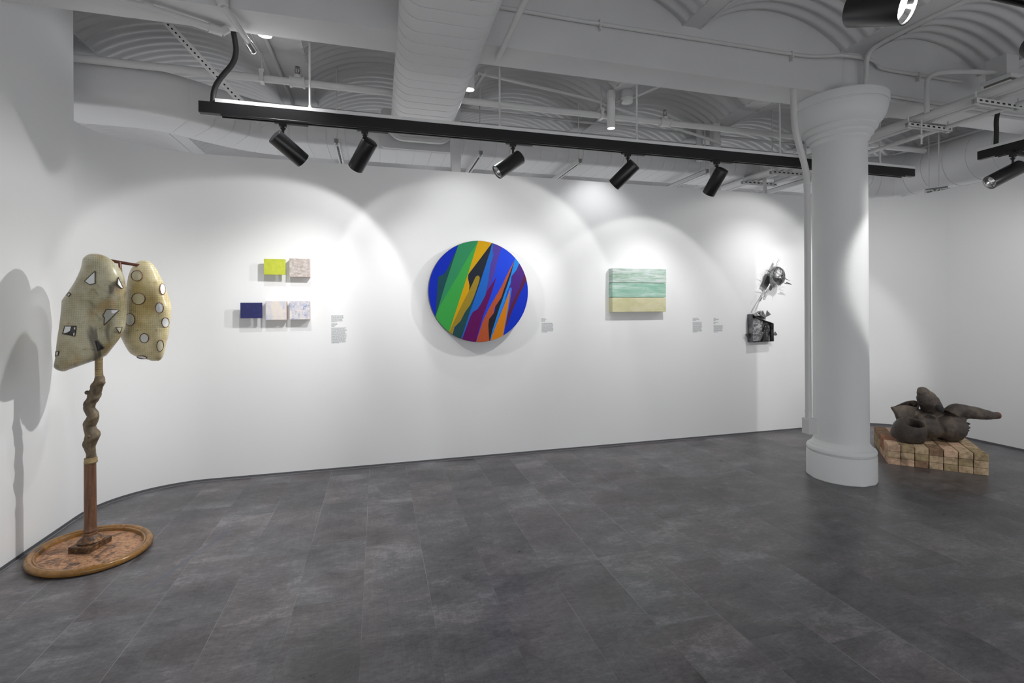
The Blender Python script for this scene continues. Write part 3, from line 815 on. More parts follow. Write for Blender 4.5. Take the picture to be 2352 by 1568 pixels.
spot(4.82, 1.5, (5.6, 4.2, .6), 'added spotlight on the short track outside the picture, brightening the right wall', 60, size=95, blend=.8)  # unseen extra lamp, added to brighten the right side of the room

# ================================================================== ART ON THE WALL
YW = YB  # wall face


def rect_art(name, x0, x1, z0, z1, dep, gap, front, side, label, cat='painting', group=None, split=None):
    yf = YW-gap-dep
    t_ = thing(name, ((x0+x1)/2, YW-.01, z0), label, cat, group)
    q = MB().bbox(x0, x1, yf, YW-gap, z0, z1)
    build('panel_body', q, side, t_, 0)
    build('painted_face', MB().bbox(x0+.0005, x1-.0005, yf-.0016, yf-.0002, z0+.0005, z1-.0005), front, t_, 0)
    if gap > .01:
        build('wall_mount', MB().bbox((x0+x1)/2-.03, (x0+x1)/2+.03, YW-gap, YW, z0+.03, z1-.03), side, t_, 0)
    return t_


def XZ(px, py, yy):
    d = P_at(px, py, 1)-Vector((0, 0, EYE)); k = yy/d.y
    return d.x*k, EYE+d.z*k


g_ = 'five small painted panels left of the round painting'
def small(pxa, pya, pxb, pyb, dep, gap, f, s, lb):
    yf = YW-dep-gap
    x0, z1 = XZ(pxa, pya, yf); x1, z0 = XZ(pxb, pyb, yf)
    rect_art('painted_panel', x0, x1, z0, z1, dep, gap, f, s, lb, group=g_)


small(606, 594, 655.5, 631, .012, .055, M['yellowcloth'], M['yellowcloth'], 'lime yellow panel in the upper row of small paintings')
small(664.5, 593, 711, 636, .055, .002, M['taupe'], M['woodside'], 'taupe scratched block in the upper row of small paintings')
small(552, 695, 602, 730.5, .012, .055, M['navycloth'], M['navycloth'], 'navy blue panel at the left of the lower row')
small(610, 691.5, 658, 734, .055, .002, M['wash'], M['woodside'], 'cream block with a faint blue wash, middle of the lower row')
small(665, 691.5, 711, 733, .055, .002, M['marble'], M['woodside'], 'blue marbled block at the right of the lower row')

# three banded painting
gp = thing('banded_painting', (2.55, YW, 1.32), 'three banded painting in pale green, sea green and cream', 'painting')
yf = YW-.075
xa, zt = XZ(1406, 615, yf); xb, zb = XZ(1530, 716, yf)
hh = (zt-zb)/3
for i, (mm, nm) in enumerate(((M['gr_bot'], 'cream_panel'), (M['gr_mid'], 'green_panel'), (M['gr_top'], 'pale_panel'))):
    z0 = zb+hh*i
    build(nm, MB().box(((xa+xb)/2+(.004 if i == 2 else 0), yf+.0375, z0+hh/2), (xb-xa, .075, hh-.004)), mm, gp, 0, bevel=.003)
build('backing', MB().bbox(xa+.02, xb-.02, yf+.01, YW, zb+.02, zt-.02), M['canvas_side'], gp, 0)

# round painting
def clip_circle(poly, n=72):
    out = poly
    for k in range(n):
        a = 2*math.pi*(k+.5)/n; nx, ny = math.cos(a), math.sin(a); lim = math.cos(math.pi/n)
        res = []
        for i in range(len(out)):
            p, q = out[i], out[(i+1) % len(out)]
            dp = p[0]*nx+p[1]*ny-lim; dq = q[0]*nx+q[1]*ny-lim
            if dp <= 0: res.append(p)
            if dp*dq < 0:
                s_ = dp/(dp-dq); res.append((p[0]+(q[0]-p[0])*s_, p[1]+(q[1]-p[1])*s_))
        out = res
        if not out: break
    return out


PX = lambda pts: [((x-833)/593., -(y-780)/602.) for x, y in pts]
layers = [
    (srgb(22, 60, 205), [(100, 100), (1600, 100), (1600, 1500), (100, 1500)]),
    (srgb(44, 96, 104), [(600, 200), (545, 330), (450, 530), (415, 580), (352, 610), (343, 680), (316, 1075), (440, 800)]),
    (srgb(66, 162, 114), [(595, 200), (830, 150), (818, 190), (760, 340), (560, 620), (318, 1075), (430, 700)]),
    (srgb(78, 186, 92), [(820, 180), (715, 345), (560, 620), (420, 860), (345, 990), (316, 1075), (330, 1300), (475, 1256), (700, 580)]),
    (srgb(232, 184, 20), [(822, 170), (990, 190), (700, 580), (695, 625), (713, 710), (708, 775), (640, 920), (520, 1230), (460, 1290), (690, 590)]),
    (srgb(46, 54, 68), [(988, 195), (700, 578), (695, 625), (713, 710), (708, 775), (720, 900), (640, 1300), (700, 1080), (850, 650), (970, 280)]),
    (srgb(46, 92, 98), [(790, 760), (650, 1020), (560, 1160), (500, 1310), (620, 1345), (700, 1085), (745, 930), (783, 810)]),
    (srgb(178, 154, 56), [(812, 590), (828, 596), (836, 616), (830, 655), (790, 775), (765, 840), (720, 940), (655, 1030), (630, 1080), (605, 1130), (535, 1200), (505, 1310), (462, 1280), (520, 1150), (640, 900), (712, 765), (770, 640), (788, 605)]),
    (srgb(44, 122, 218), [(988, 195), (1002, 210), (1005, 350), (970, 470), (960, 620), (935, 720), (905, 850), (850, 1000), (760, 1120), (640, 1340), (612, 1340), (700, 1070), (850, 640), (965, 290)]),
    (srgb(42, 88, 240), [(1085, 200), (1272, 380), (1262, 400), (1100, 720), (960, 1000), (785, 1385), (760, 1385), (870, 900), (925, 780), (1000, 600), (1030, 450)]),
    (srgb(98, 78, 178), [(1000, 190), (1100, 240), (1080, 310), (1040, 440), (1010, 580), (965, 690), (925, 790), (900, 880), (874, 935), (905, 810), (940, 640), (962, 470), (1000, 350), (994, 280)]),
    (srgb(118, 22, 110), [(1040, 598), (925, 770), (900, 830), (850, 925), (808, 990), (750, 1025), (718, 1085), (612, 1370), (778, 1400), (870, 1080), (965, 830)]),
    (srgb(202, 104, 64), [(1262, 395), (1190, 530), (1100, 715), (1020, 850), (940, 990), (870, 1130), (780, 1400), (946, 1400), (935, 1190), (945, 1110), (1000, 1040), (1020, 960), (1062, 900), (1095, 850), (1215, 560)]),
    (srgb(48, 46, 62), [(1262, 400), (1135, 730), (1095, 850), (1030, 950), (1020, 1010), (1000, 1045), (945, 1110), (935, 1180), (946, 1400), (985, 1290), (1080, 990), (1160, 780), (1205, 600)]),
    (srgb(40, 156, 246), [(1270, 370), (1330, 430), (1285, 515), (1222, 595), (1208, 690), (1165, 790), (1120, 960), (1000, 1280), (946, 1400), (985, 1240), (1060, 1010), (1165, 720), (1215, 570)]),
    (srgb(94, 52, 150), [(1322, 430), (1400, 550), (1335, 720), (1225, 960), (1130, 1150), (1060, 1100), (1160, 950), (1180, 800), (1208, 690), (1224, 596), (1285, 515)]),
    (srgb(106, 44, 84), [(1392, 550), (1412, 640), (1330, 800), (1240, 990), (1100, 1340), (1095, 1330), (1140, 1130), (1225, 930), (1330, 715)]),
    (srgb(20, 66, 214), [(1410, 640), (1460, 780), (1430, 1000), (1250, 1300), (1100, 1345), (1225, 1020), (1330, 795)]),
    (srgb(78, 130, 236), [(1190, 745), (1206, 730), (1222, 736), (1224, 760), (1190, 960), (1112, 1340), (1095, 1350), (946, 1400), (1040, 1130), (1150, 860)]),
    (srgb(232, 148, 28), [(1206, 756), (1190, 880), (1155, 1080), (1106, 1345), (944, 1410), (1030, 1185), (1130, 945)]),
]
yr = YW-.045
cxr, czr = XZ(1099.3, 669.5, yr); RR = .5*(XZ(1212.5, 670, yr)[0]-XZ(986, 670, yr)[0])
RZ = .5*(XZ(1099, 554.5, yr)[1]-XZ(1099, 784.5, yr)[1])
rp = thing('round_painting', (cxr, YW, czr-RR), 'large round painting with slanted colour shards in blue, green, yellow and magenta', 'painting')
n = 96
RM = Matrix.Rotation(math.radians(90), 3, 'X')
build('stretcher', MB().lathe([(RR-.004, -.045), (RR-.001, -.043), (RR, -.038), (RR, .02), (RR-.05, .04)], (cxr, yr, czr), n, Matrix.Rotation(math.radians(-90), 3, 'X')), mat('dark_grey_canvas_edge', (.10, .10, .12), .7), rp, 30)
pf = MB(); pmats = []
for i, (colr, pts) in enumerate(layers):
    pp = clip_circle(PX(pts))
    if len(pp) < 3: continue
    yy = yr-.0455-.00012*i
    k = len(pmats); pmats.append(mat('paint_%d' % i, tuple(max(0, c**1.12*.74-.002) for c in colr), .6, spec=.2))
    pf.add([(cxr+x*(RR-.002), yy, czr+z*(RR-.002)) for x, z in pp], [tuple(range(len(pp)))], k)
face = build('painted_face', pf, pmats, rp, 0)
tm = face.modifiers.new('tri', 'TRIANGULATE')

# wall texts
def wall_text(px, py, px2, py2, blocks, label):
    x0, z1 = XZ(px, py, YW); x1, z0 = XZ(px2, py2, YW)
    nl = sum(b[1] for b in blocks)+len(blocks)-1
    lh = (z1-z0)/nl; q = MB(); z = z1
    rr = random.Random(px)
    for (wmax, cnt) in blocks:
        for l_ in range(cnt):
            wl = wmax*(rr.uniform(.86, 1.) if cnt > 6 else rr.uniform(.35, 1.))
            if l_ == cnt-1: wl *= .5
            x = x0
            while x < x0+(x1-x0)*wl:
                w = rr.uniform(.003, .012)
                q.bbox(x, min(x+w, x1), YW-.0006, YW-.0001, z-lh*.62, z-lh*.22); x += w+.0022
            z -= lh
        z -= lh
    build('wall_text', q, M['ink'], None, 0, label, 'wall text', 'printed wall texts beside the works')


wall_text(761, 724, 796, 788, [(.8, 8), (.6, 4), (1, 18)], 'tall block of small printed text right of the small panels')
wall_text(1244, 731, 1271, 763, [(.55, 4), (1, 11)], 'small printed text right of the round painting')
wall_text(1591, 730, 1612.5, 763, [(.85, 4), (1, 13)], 'small printed text nearest the right of the banded painting')
wall_text(1639, 730, 1661, 763, [(.6, 4), (.5, 3), (1, 9)], 'small printed text left of the steel wall sculptures')
wall_text(1983, 729, 2004, 765, [(.6, 4), (1, 10)], 'printed text half hidden behind the right edge of the column')

# steel sculptures
s1 = thing('steel_mask', (4.2, YW, 1.45), 'domed steel mask with spikes and long rods, the upper wall sculpture', 'sculpture')
def WP(px, py, yy):
    x, z = XZ(px, py, yy); return Vector((x, yy, z))


# dome: helmet shape
yc = YW-.10
q = MB()
cen = WP(1784, 634, yc)
prf = []
vs = []; fs = []; NS, NRG = 28, 8
out = []
for k in range(NS):
    a = 2*math.pi*k/NS
    rx = .088; rz = .105 if math.sin(a) > 0 else .085
    out.append((rx*math.cos(a), rz*math.sin(a)-(.02 if math.cos(a) > .2 and math.sin(a) < -.2 else 0)))
for j in range(NRG+1):
    f_ = math.cos(math.pi/2*j/NRG)
    dpt = .075*math.sin(math.pi/2*j/NRG)
    for k in range(NS):
        x, z = out[k]
        jit = noise.noise(Vector((x*40*f_, z*40*f_, j)))*.007
        vs.append(cen+Vector((x*max(f_, .02), -dpt-jit, z*max(f_, .02))))
for j in range(NRG):
    for k in range(NS):
        fs.append((j*NS+k, j*NS+(k+1) % NS, (j+1)*NS+(k+1) % NS, (j+1)*NS+k))
fs.append(tuple(NRG*NS+k for k in range(NS))); q.add(vs, fs)
build('mask', q, M['steel'], s1, 30)
# side flange / neck sheet
build('cheek_plate', MB().prism([(p.x, p.z) for p in (WP(1768, 620, yc), WP(1775, 612, yc), WP(1782, 618, yc), WP(1783, 640, yc), WP(1778, 652, yc), WP(1774, 660, yc), WP(1768, 655, yc))], -.03, (0, yc-.03, 0)), M['steel'], s1, 0)
build('shield_plate', MB().prism([(p.x, p.z) for p in (WP(1762, 632, YW-.05), WP(1779, 652, YW-.05), WP(1770, 668, YW-.05), WP(1752, 652, YW-.05))], .004, (0, YW-.05, 0)), M['steel2'], s1, 0)
for (a, b, r_) in (((1777, 616), (1789, 591), .004), ((1781, 616), (1791, 592), .006), ((1768, 652), (1745, 692), .005), ((1769, 652), (1754, 688), .006)):
    p0 = WP(*a, yc); p1 = WP(*b, yc); build('rod', MB().tube([p0, p1], [r_, r_*1.2], 6), M['steel2'], s1)
for (a, b) in (((1770, 625), (1759, 620)), ((1800, 622), (1803, 615)), ((1804, 640), (1815, 645)), ((1794, 652), (1791, 664)), ((1769, 648), (1755, 646)), ((1802, 650), (1815, 653))):
    build('spike', MB().tube([WP(*a, yc-.02), WP(*b, yc-.02)], [.004, .001], 6), M['steel2'], s1)
build('blade', MB().prism([(p.x, p.z) for p in (WP(1803, 650, yc), WP(1815, 654, yc), WP(1812, 651, yc), WP(1804, 648, yc))], .01, (0, yc-.01, 0)), M['steel2'], s1, 0)
for ec in (Vector((-.005, -.075, .0)), Vector((-.04, -.066, -.04))):
    build('eye', MB().sphere(cen+ec, .009, 8, 6), M['hole'], s1)
build('wall_bracket', MB().tube([cen+Vector((0, -.02, 0)), Vector((cen.x, YW, cen.z))], .012, 8), M['steel2'], s1)

s2 = thing('steel_box_mask', (4.1, YW, 1.05), 'boxy open steel mask with sloping roof and torn top, the lower wall sculpture', 'sculpture')
yo = YW-.075
pts = [(1729, 722), (1740, 730), (1776.5, 743), (1777, 783), (1729.5, 785.5)]
PP = [WP(a, b, yo) for a, b in pts]
sd2 = MB(); nP = len(PP)
for i in range(nP):
    a, b = PP[i], PP[(i+1) % nP]
    nrm = Vector((-(b-a).z, 0, (b-a).x)).normalized()*.004
    sd2.add([a, b, b+Vector((0, .075, 0)), a+Vector((0, .075, 0)), a+nrm, b+nrm, b+nrm+Vector((0, .075, 0)), a+nrm+Vector((0, .075, 0))],
            [(0, 1, 2, 3), (7, 6, 5, 4), (0, 4, 5, 1), (1, 5, 6, 2), (2, 6, 7, 3), (3, 7, 4, 0)])
build('box_sides', sd2, M['steel2'], s2, 0)
q = MB(); NXB, NZB = 14, 14
x0, x1, z0, z1 = PP[0].x+.004, PP[2].x-.006, PP[4].z+.006, PP[0].z
vs = []; fs = []
for j in range(NZB+1):
    for i in range(NXB+1):
        s_ = i/NXB; tt = j/NZB; x = x0+(x1-x0)*s_; ztop = PP[1].z+(PP[2].z-PP[1].z)*max(0, (s_-.2)/.8)
        z = z0+(ztop-z0)*tt
        dy = .045-.05*math.exp(-((s_-.5)/.22)**2)*(.5+.5*math.sin(tt*3.0)) + noise.noise(Vector((x*30, z*30, 2)))*.012
        vs.append((x, yo+.016+dy*.6, z))
for j in range(NZB):
    for i in range(NXB):
        a = j*(NXB+1)+i; fs.append((a, a+1, a+NXB+2, a+NXB+1))
q.add(vs, fs)
build('face_sheet', q, M['steel'], s2, 60)
def tri(name, pts, yy, mm='steel2', th=.004):
    return build(name, MB().prism([(WP(a, b, yy).x, WP(a, b, yy).z) for a, b in pts], th, (0, yy, 0)), M[mm], s2, 0)


tri('fin', [(1761, 712), (1770.5, 722), (1757, 729)], yo, 'steel')
tri('fin', [(1777.5, 765), (1780, 761), (1785, 767.5), (1782, 771), (1777.5, 770)], yo, 'steel')
tri('fin', [(1711, 768), (1729, 762), (1729, 767), (1718, 776)], yo+.05, 'steel2')
tri('nose', [(1756, 745), (1761, 761), (1751, 762)], yo+.008, 'hole', .012)
tri('mouth', [(1756, 768), (1762, 784), (1750, 784)], yo+.012, 'hole', .004)
build('rivet', MB().sphere(WP(1755.5, 759.5, yo-.004), .0045, 8, 6), M['chrome'], s2)
build('rivet', MB().sphere(WP(1760.5, 759.5, yo-.004), .0045, 8, 6), M['chrome'], s2)
build('rivet', MB().sphere(WP(1758, 750, yo-.004), .0045, 8, 6), M['chrome'], s2)
q = MB(); rr = random.Random(4)
base_pts = [(1730, 721), (1736, 719), (1742, 716), (1748, 714), (1753, 714), (1756, 722), (1758, 732), (1748, 731), (1740, 729), (1733, 725)]
for layer in range(3):
    vs = [WP(a+rr.uniform(-2, 2), b+rr.uniform(-2, 2), yo+.01+.02*layer+rr.uniform(-.015, .015)) for a, b in base_pts]
    c0 = WP(1747, 724, yo-.01+.03*layer); q.add(vs+[c0], [(i, (i+1) % 10, 10) for i in range(10)])
build('torn_crown', q, M['steel'], s2, 0)

# ================================================================== LAMP-LIKE PAPER SCULPTURE
DL = 2.80
def LPt(x, y, dep=DL): return P_at(x, y, dep)


ls = thing('paper_sculpture', (-1.60, 3.34, 0), 'tall pole sculpture with two gridded paper lobes standing on an oval tray', 'sculpture')
# tray
TCX, TCY, TA, TB, TPH = -1.566, 3.296, .272, .326, .755
def tray_ring(rad, h, n=72):
    return None


def ell(f, z, n=80):
    pts = []
    for k in range(n):
        t_ = 2*math.pi*k/n; a_, b_ = TA+f, TB+f; u_, v_ = a_*math.cos(t_), b_*math.sin(t_)
        pts.append(Vector((TCX+u_*math.cos(TPH)-v_*math.sin(TPH), TCY+u_*math.sin(TPH)+v_*math.cos(TPH), z)))
    return pts


def ell_loft(prof_, cap0=False, n=80, capend=False):
    mb = MB(); vs = []; fs = []
    for f, z in prof_: vs += ell(f, z, n)
    for i in range(len(prof_)-1):
        for k in range(n): fs.append((i*n+k, i*n+(k+1) % n, (i+1)*n+(k+1) % n, (i+1)*n+k))
    if capend: fs.append(tuple((len(prof_)-1)*n+k for k in range(n)))
    return mb.add(vs, fs)


rimp = [(-.05, .0), (-.012, .002), (-.002, .008), (.002, .018), (-.001, .028), (-.010, .036), (-.022, .037), (-.030, .033), (-.034, .028), (-.036, .030), (-.043, .029), (-.047, .022), (-.048, .012)]
build('tray_rim', ell_loft(rimp), M['rim_wood'], ls, 50)
build('tray_bed', ell_loft([(-.02, .001), (-.04, .004), (-.046, .012)], capend=True), M['traybed'], ls, 0)
pcx, pcy = LPt(208, 1250, 2.80).x, LPt(208, 1250, 2.80).y
pl = Vector((-1.590, 3.335, 0))
Rp = Matrix.Rotation(math.radians(-18.5), 3, 'Z')
q = MB()
q.box(pl+Vector((0, 0, .028)), (.118, .155, .034), Rp)
build('plinth', q, M['plinth'], ls, 0, bevel=.004)
build('plinth_moulding', MB().lathe([(.058, .045), (.061, .052), (.058, .058), (.050, .062), (.047, .07), (.038, .076), (.032, .085)], pl, 36), M['plinth'], ls)
DLP = (pl-Vector((0, 0, EYE))).dot(FWD)
def PP_(x, y, d=0.): return P_at(x, y, DLP+d)
zt_ = PP_(208, 1058).z
build('turned_post', MB().lathe([(.031, .08), (.033, .095), (.030, .10), (.034, .11), (.030, .12), (.0285, .14), (.0275, zt_)], pl, 28), M['pole_wood'], ls)
build('gold_collar', MB().lathe([(.029, zt_-.012), (.032, zt_-.006), (.030, zt_), (.030, zt_+.018), (.026, zt_+.020)], (PP_(208.5, 1056).x, PP_(208.5, 1056).y, 0), 24), M['wrap'], ls)
# twisted branch
bp = [(208, 1054, 8.5), (209, 1040, 9), (206, 1025, 11), (209, 1010, 13), (212, 1000, 14), (209, 990, 12), (206, 978, 11.5), (211, 965, 12), (214, 955, 11), (208, 944, 10.5), (205, 935, 11), (209, 922, 10.5), (214, 915, 11.5), (216, 905, 12), (220, 897, 11.5), (224, 885, 11), (228, 877, 11), (228, 870, 9), (228, 862, 7.5)]
pts = [PP_(x, y) for x, y, r_ in bp]; rs = [r_*DLP/1121 for x, y, r_ in bp]
def dens(pts, rs, k=5):
    P2, R2 = [], []
    n = len(pts)
    for i in range(n-1):
        p0, p1, p2, p3 = pts[max(0, i-1)], pts[i], pts[i+1], pts[min(n-1, i+2)]
        for j in range(k):
            t_ = j/k
            P2.append(.5*((2*p1)+(p2-p0)*t_+(2*p0-5*p1+4*p2-p3)*t_*t_+(3*p1-p0-3*p2+p3)*t_**3)); R2.append(rs[i]*(1-t_)+rs[i+1]*t_)
    P2.append(pts[-1]); R2.append(rs[-1]); return P2, R2


P2, R2 = dens(pts, rs)
mb = MB().tube(P2, R2, 20)
# add a spiral strand
cen_ = P2
sp_ = []
for i, p in enumerate(P2):
    a = i*.30; sp_.append(p+Vector((math.cos(a), math.sin(a), 0))*R2[i]*.55)
mb.tube(sp_, [r_*.62 for r_ in R2], 14)
build('twisted_branch', mb, M['branch'], ls, 60)
nk = PP_(211, 998)
for kc in (nk+Vector((.0, -.028, -.003)), PP_(216, 900)+Vector((-.028, -.01, 0)), PP_(229, 878)+Vector((.02, -.01, 0))):
    build('knot', MB().sphere(kc, .012), M['branch'], ls)
top = PP_(228, 866)
build('wrapped_neck', MB().tube(dens([PP_(228, 868), PP_(227, 845), PP_(228, 815), PP_(235, 760), PP_(262, 680), PP_(276, 615)], [.020, .018, .018, .016, .012, .008])[0], dens([PP_(0, 0)]*6, [.020, .018, .018, .016, .012, .008])[1], 16), M['wrap'], ls)
ba, bb_ = P_at(250, 598, 2.86), P_at(322, 610, 2.93)
build('top_bar', MB().tube([ba, bb_], [.0095, .0085], 12).tube([P_at(275, 604, 2.87), P_at(277, 625, 2.84)], .008, 10), M['copper'], ls)

CR = lambda X_, Y_: (80+X_/4.355, 540+Y_/4.355)


class Lobe:
    def __init__(s, rows, dep, thick, ex=2.3):
        s.rows = [(CR(l, y)[0], CR(r, y)[0], CR(l, y)[1]) for y, l, r in rows]; s.dep = dep; s.th = thick; s.ex = ex

    def row(s, y):
        R_ = s.rows
        if y <= R_[0][2]: return R_[0][:2]
        for a, b in zip(R_, R_[1:]):
            if y <= b[2]:
                t_ = (y-a[2])/(b[2]-a[2]); return a[0]+(b[0]-a[0])*t_, a[1]+(b[1]-a[1])*t_
        return R_[-1][:2]

    def vth(s, y):
        y0, y1 = s.rows[0][2], s.rows[-1][2]; t_ = (y-y0)/(y1-y0)
        return s.th*max(.0, 1-abs(2*t_-1)**3.2)**.55

    def surf(s, x, y, out=0.):
        l, r = s.row(y); q = min(1, max(-1, (2*x-l-r)/max(1e-6, r-l)))
        d = s.vth(y)*max(0, 1-abs(q)**s.ex)**(1/s.ex)
        return P_at(x, y, s.dep-d-out)

    def mesh(s):
        mb = MB(); NR, NC = 46, 40; y0, y1 = s.rows[0][2], s.rows[-1][2]; vs = []; fs = []; uv = []
        for j in range(NR+1):
            y = y0+(y1-y0)*(.5-.5*math.cos(math.pi*j/NR)); l, r = s.row(y); th = s.vth(y)
            for k in range(NC):
                a = 2*math.pi*k/NC
                q = math.copysign(abs(math.cos(a))**(2/s.ex), math.cos(a)); dq = math.copysign(abs(math.sin(a))**(2/s.ex), math.sin(a))
                x = (l+r)/2+q*(r-l)/2
                p = P_at(x, y, s.dep-th*dq)
                p = P_at(x, y, s.dep-th*dq+noise.noise(p*9)*.012)
                vs.append(p); uv.append((x*.0025+(0 if dq > 0 else 1.3), -y*.0025))
        for j in range(NR):
            for k in range(NC):
                fs.append((j*NC+k, (j+1)*NC+k, (j+1)*NC+(k+1) % NC, j*NC+(k+1) % NC))
        fs.append(tuple(range(NC))); fs.append(tuple(NR*NC+k for k in range(NC-1, -1, -1)))
        mb.add(vs, fs); mb.uv = uv; return mb


L1 = Lobe([(185, 560, 620), (196, 525, 675), (212, 500, 715), (232, 480, 745), (262, 473, 785), (330, 460, 850), (400, 430, 890), (470, 395, 905), (540, 350, 915), (600, 305, 918), (650, 268, 918), (750, 262, 918), (850, 250, 915), (930, 240, 905), (1000, 228, 870), (1060, 220, 830), (1130, 212, 775), (1200, 205, 722), (1240, 200, 640), (1280, 193, 525), (1320, 186, 410), (1345, 215, 340), (1362, 265, 300)], 2.78, .115)
L2 = Lobe([(252, 1060, 1110), (262, 1035, 1140), (280, 1005, 1170), (300, 985, 1190), (350, 955, 1225), (400, 935, 1250), (500, 915, 1300), (600, 905, 1335), (700, 900, 1368), (800, 895, 1365), (900, 880, 1350), (1000, 850, 1340), (1080, 888, 1315), (1130, 915, 1305), (1180, 950, 1295), (1210, 1000, 1285), (1240, 1110, 1265), (1256, 1170, 1240)], 2.97, .10)


def lobe(L_, mm, wins, nm):
    lo = build('paper_lobe', L_.mesh(), mm, ls, 50, label=nm)
    for (pts, pm, rm) in wins:
        lift = .0035 if rm else .0050
        pts = [CR(*p) for p in pts]; cx_ = sum(p[0] for p in pts)/len(pts); cy_ = sum(p[1] for p in pts)/len(pts)
        N = 6 if len(pts) < 9 else 1
        bd = []
        for a, b in zip(pts, pts[1:]+pts[:1]):
            for j in range(N): bd.append((a[0]+(b[0]-a[0])*j/N, a[1]+(b[1]-a[1])*j/N))
        vs = []; fs = []; K = 4; nb = len(bd)
        for j in range(1, K+1):
            for p in bd:
                x = cx_+(p[0]-cx_)*j/K; y = cy_+(p[1]-cy_)*j/K; q_ = L_.surf(x, y); vs.append(L_.surf(x, y, -noise.noise(q_*9)*.012+lift))
        q0 = L_.surf(cx_, cy_); vs.append(L_.surf(cx_, cy_, -noise.noise(q0*9)*.012+lift))
        for k in range(nb): fs.append((K*nb, k, (k+1) % nb))
        for j in range(K-1):
            for k in range(nb): fs.append((j*nb+k, (j+1)*nb+k, (j+1)*nb+(k+1) % nb, j*nb+(k+1) % nb))
        build('window_pane', MB().add(vs, fs), pm, lo, 60)
        if rm: build('window_rim', MB().tube([v_-FWD*.001 for v_ in vs[(K-1)*nb:K*nb]], .0020, 6, closed=True), rm, lo, 60)
    return lo


def circ_(cx_, cy_, rx, ry, rot_=0):
    return [(cx_+rx*math.cos(a)*math.cos(rot_)-ry*math.sin(a)*math.sin(rot_), cy_+rx*math.cos(a)*math.sin(rot_)+ry*math.sin(a)*math.cos(rot_)) for a in [2*math.pi*k/24 for k in range(24)]]


pn, pw, pk, ri, rc = M['pane'], M['pane_warm'], M['pane_dark'], M['rimink'], M['copper']
lobe(L1, M['shade_a'], [
    ([(603, 360), (603, 480), (550, 496), (497, 460), (560, 398)], pn, ri), ([(834, 418), (886, 528), (868, 533), (827, 490)], pn, ri),
    ([(715, 742), (848, 748), (692, 900), (697, 825), (680, 805)], mat('grey_pane', srgb(168, 168, 158), .3), ri), ([(300, 910), (413, 908), (400, 1010), (278, 985)], pk, ri),
    ([(302, 912), (362, 912), (350, 958), (322, 972), (284, 982)], pn, None), ([(396, 920), (410, 922), (404, 944), (390, 938)], pn, None), ([(386, 976), (402, 974), (398, 1004), (384, 1002)], pn, None), ([(765, 746), (840, 748), (790, 782), (768, 778)], M['whitemetal'], None), ([(808, 922), (876, 920), (852, 982)], pw, ri), ([(606, 1057), (635, 1062), (696, 1130), (630, 1160)], pk, ri),
    ([(318, 600), (343, 572), (358, 590), (340, 612)], pw, ri), ([(212, 1162), (240, 1162), (234, 1200), (206, 1210)], pw, ri),
    ], 'olive cream paper lobe with angular cut windows')
# pale bits on the black painted window
lobe(L2, M['shade_b'], [
    (circ_(1022, 405, 57, 52), pw, rc), (circ_(1037, 635, 66, 58), pw, rc), (circ_(1280, 538, 26, 54, -.1), pn, rc), (circ_(1248, 726, 41, 52), pn, rc),
    (circ_(950, 845, 50, 62), pn, rc), (circ_(1308, 872, 36, 48), pn, rc), (circ_(1095, 1030, 44, 46), pn, rc), (circ_(1255, 1105, 34, 58, .1), pw, rc),
    (circ_(1072, 1222, 50, 14, .1), pn, rc)], 'cream paper lobe with round cut windows')

# ================================================================== BRICKS + CLAY
brick_prng = random.Random(11)
FL = Vector((4.262, 3.222, 0)); ef = Vector((4.730-4.262, 2.762-3.222, 0)); NW = 7; bw = ef.length/NW; ef.normalize(); eb = Vector((-ef.y, ef.x, 0))
ND = 4; bl = .186; bh = .0573
Rbk = Matrix((ef, eb, Vector((0, 0, 1)))).transposed()
ordw = ['first', 'second', 'third', 'fourth', 'fifth', 'sixth', 'seventh']; roww = ['front', 'second', 'third', 'back']; layw = ['bottom', 'middle', 'top']
for lz in range(3):
    for r_ in range(ND):
        for c in range(NW):
            if lz < 2 and 0 < r_ < ND-1 and 0 < c < NW-1: continue
            k = brick_prng.choices([0, 1, 2, 3, 4], [4, 2, 3, 2, 4])[0]
            sz = Vector((bw-.003-brick_prng.random()*.002, bl-.004, bh-.0016))
            cn = FL+ef*(bw*(c+.5))+eb*(bl*(r_+.5))+Vector((brick_prng.uniform(-.0015, .0015), 0, bh*lz+sz.z/2))
            mb = MB().box(cn, sz, Rbk @ Matrix.Rotation(brick_prng.uniform(-.008, .008), 3, 'Z'))
            build('brick', mb, M['bricks'][k], None, 0, '%s brick, %s layer, %s row, %s from the left' % (BR_NAME[k], layw[lz], roww[r_], ordw[c]), 'brick', 'bricks stacked as a low base for the clay sculpture', bevel=.0035)

DS = 4.36
def SP(X_, Y_, dd=0.): return P_at(1980+X_/6.03, 860+Y_/6.03, DS+dd)
mpp = DS/1121/6.03
q = MB()
TOPZ = bh*3
# big bulb
c1 = SP(1190, 735, 0); q.sphere(c1, 1, 24, 16, (.148, .135, .120))
q.sphere(SP(1260, 600, .02), 1, 20, 12, (.095, .09, .075))
# arm
arm = [(1230, 560, 100), (1290, 500, 98), (1370, 500, 96), (1500, 525, 92), (1640, 545, 78), (1780, 560, 58), (1880, 566, 44)]
ap, ar = dens([SP(x, y, -.02-.0*x) for x, y, r_ in arm], [r_*mpp for x, y, r_ in arm], 4)
q.tube(ap, ar, 20)
# left body
q.sphere(SP(720, 620, .13), 1, 20, 14, (.14, .10, .10))
q.sphere(SP(860, 700, .06), 1, 20, 14, (.15, .12, .11))
q.sphere(SP(940, 760, .0), 1, 20, 14, (.075, .09, .075))
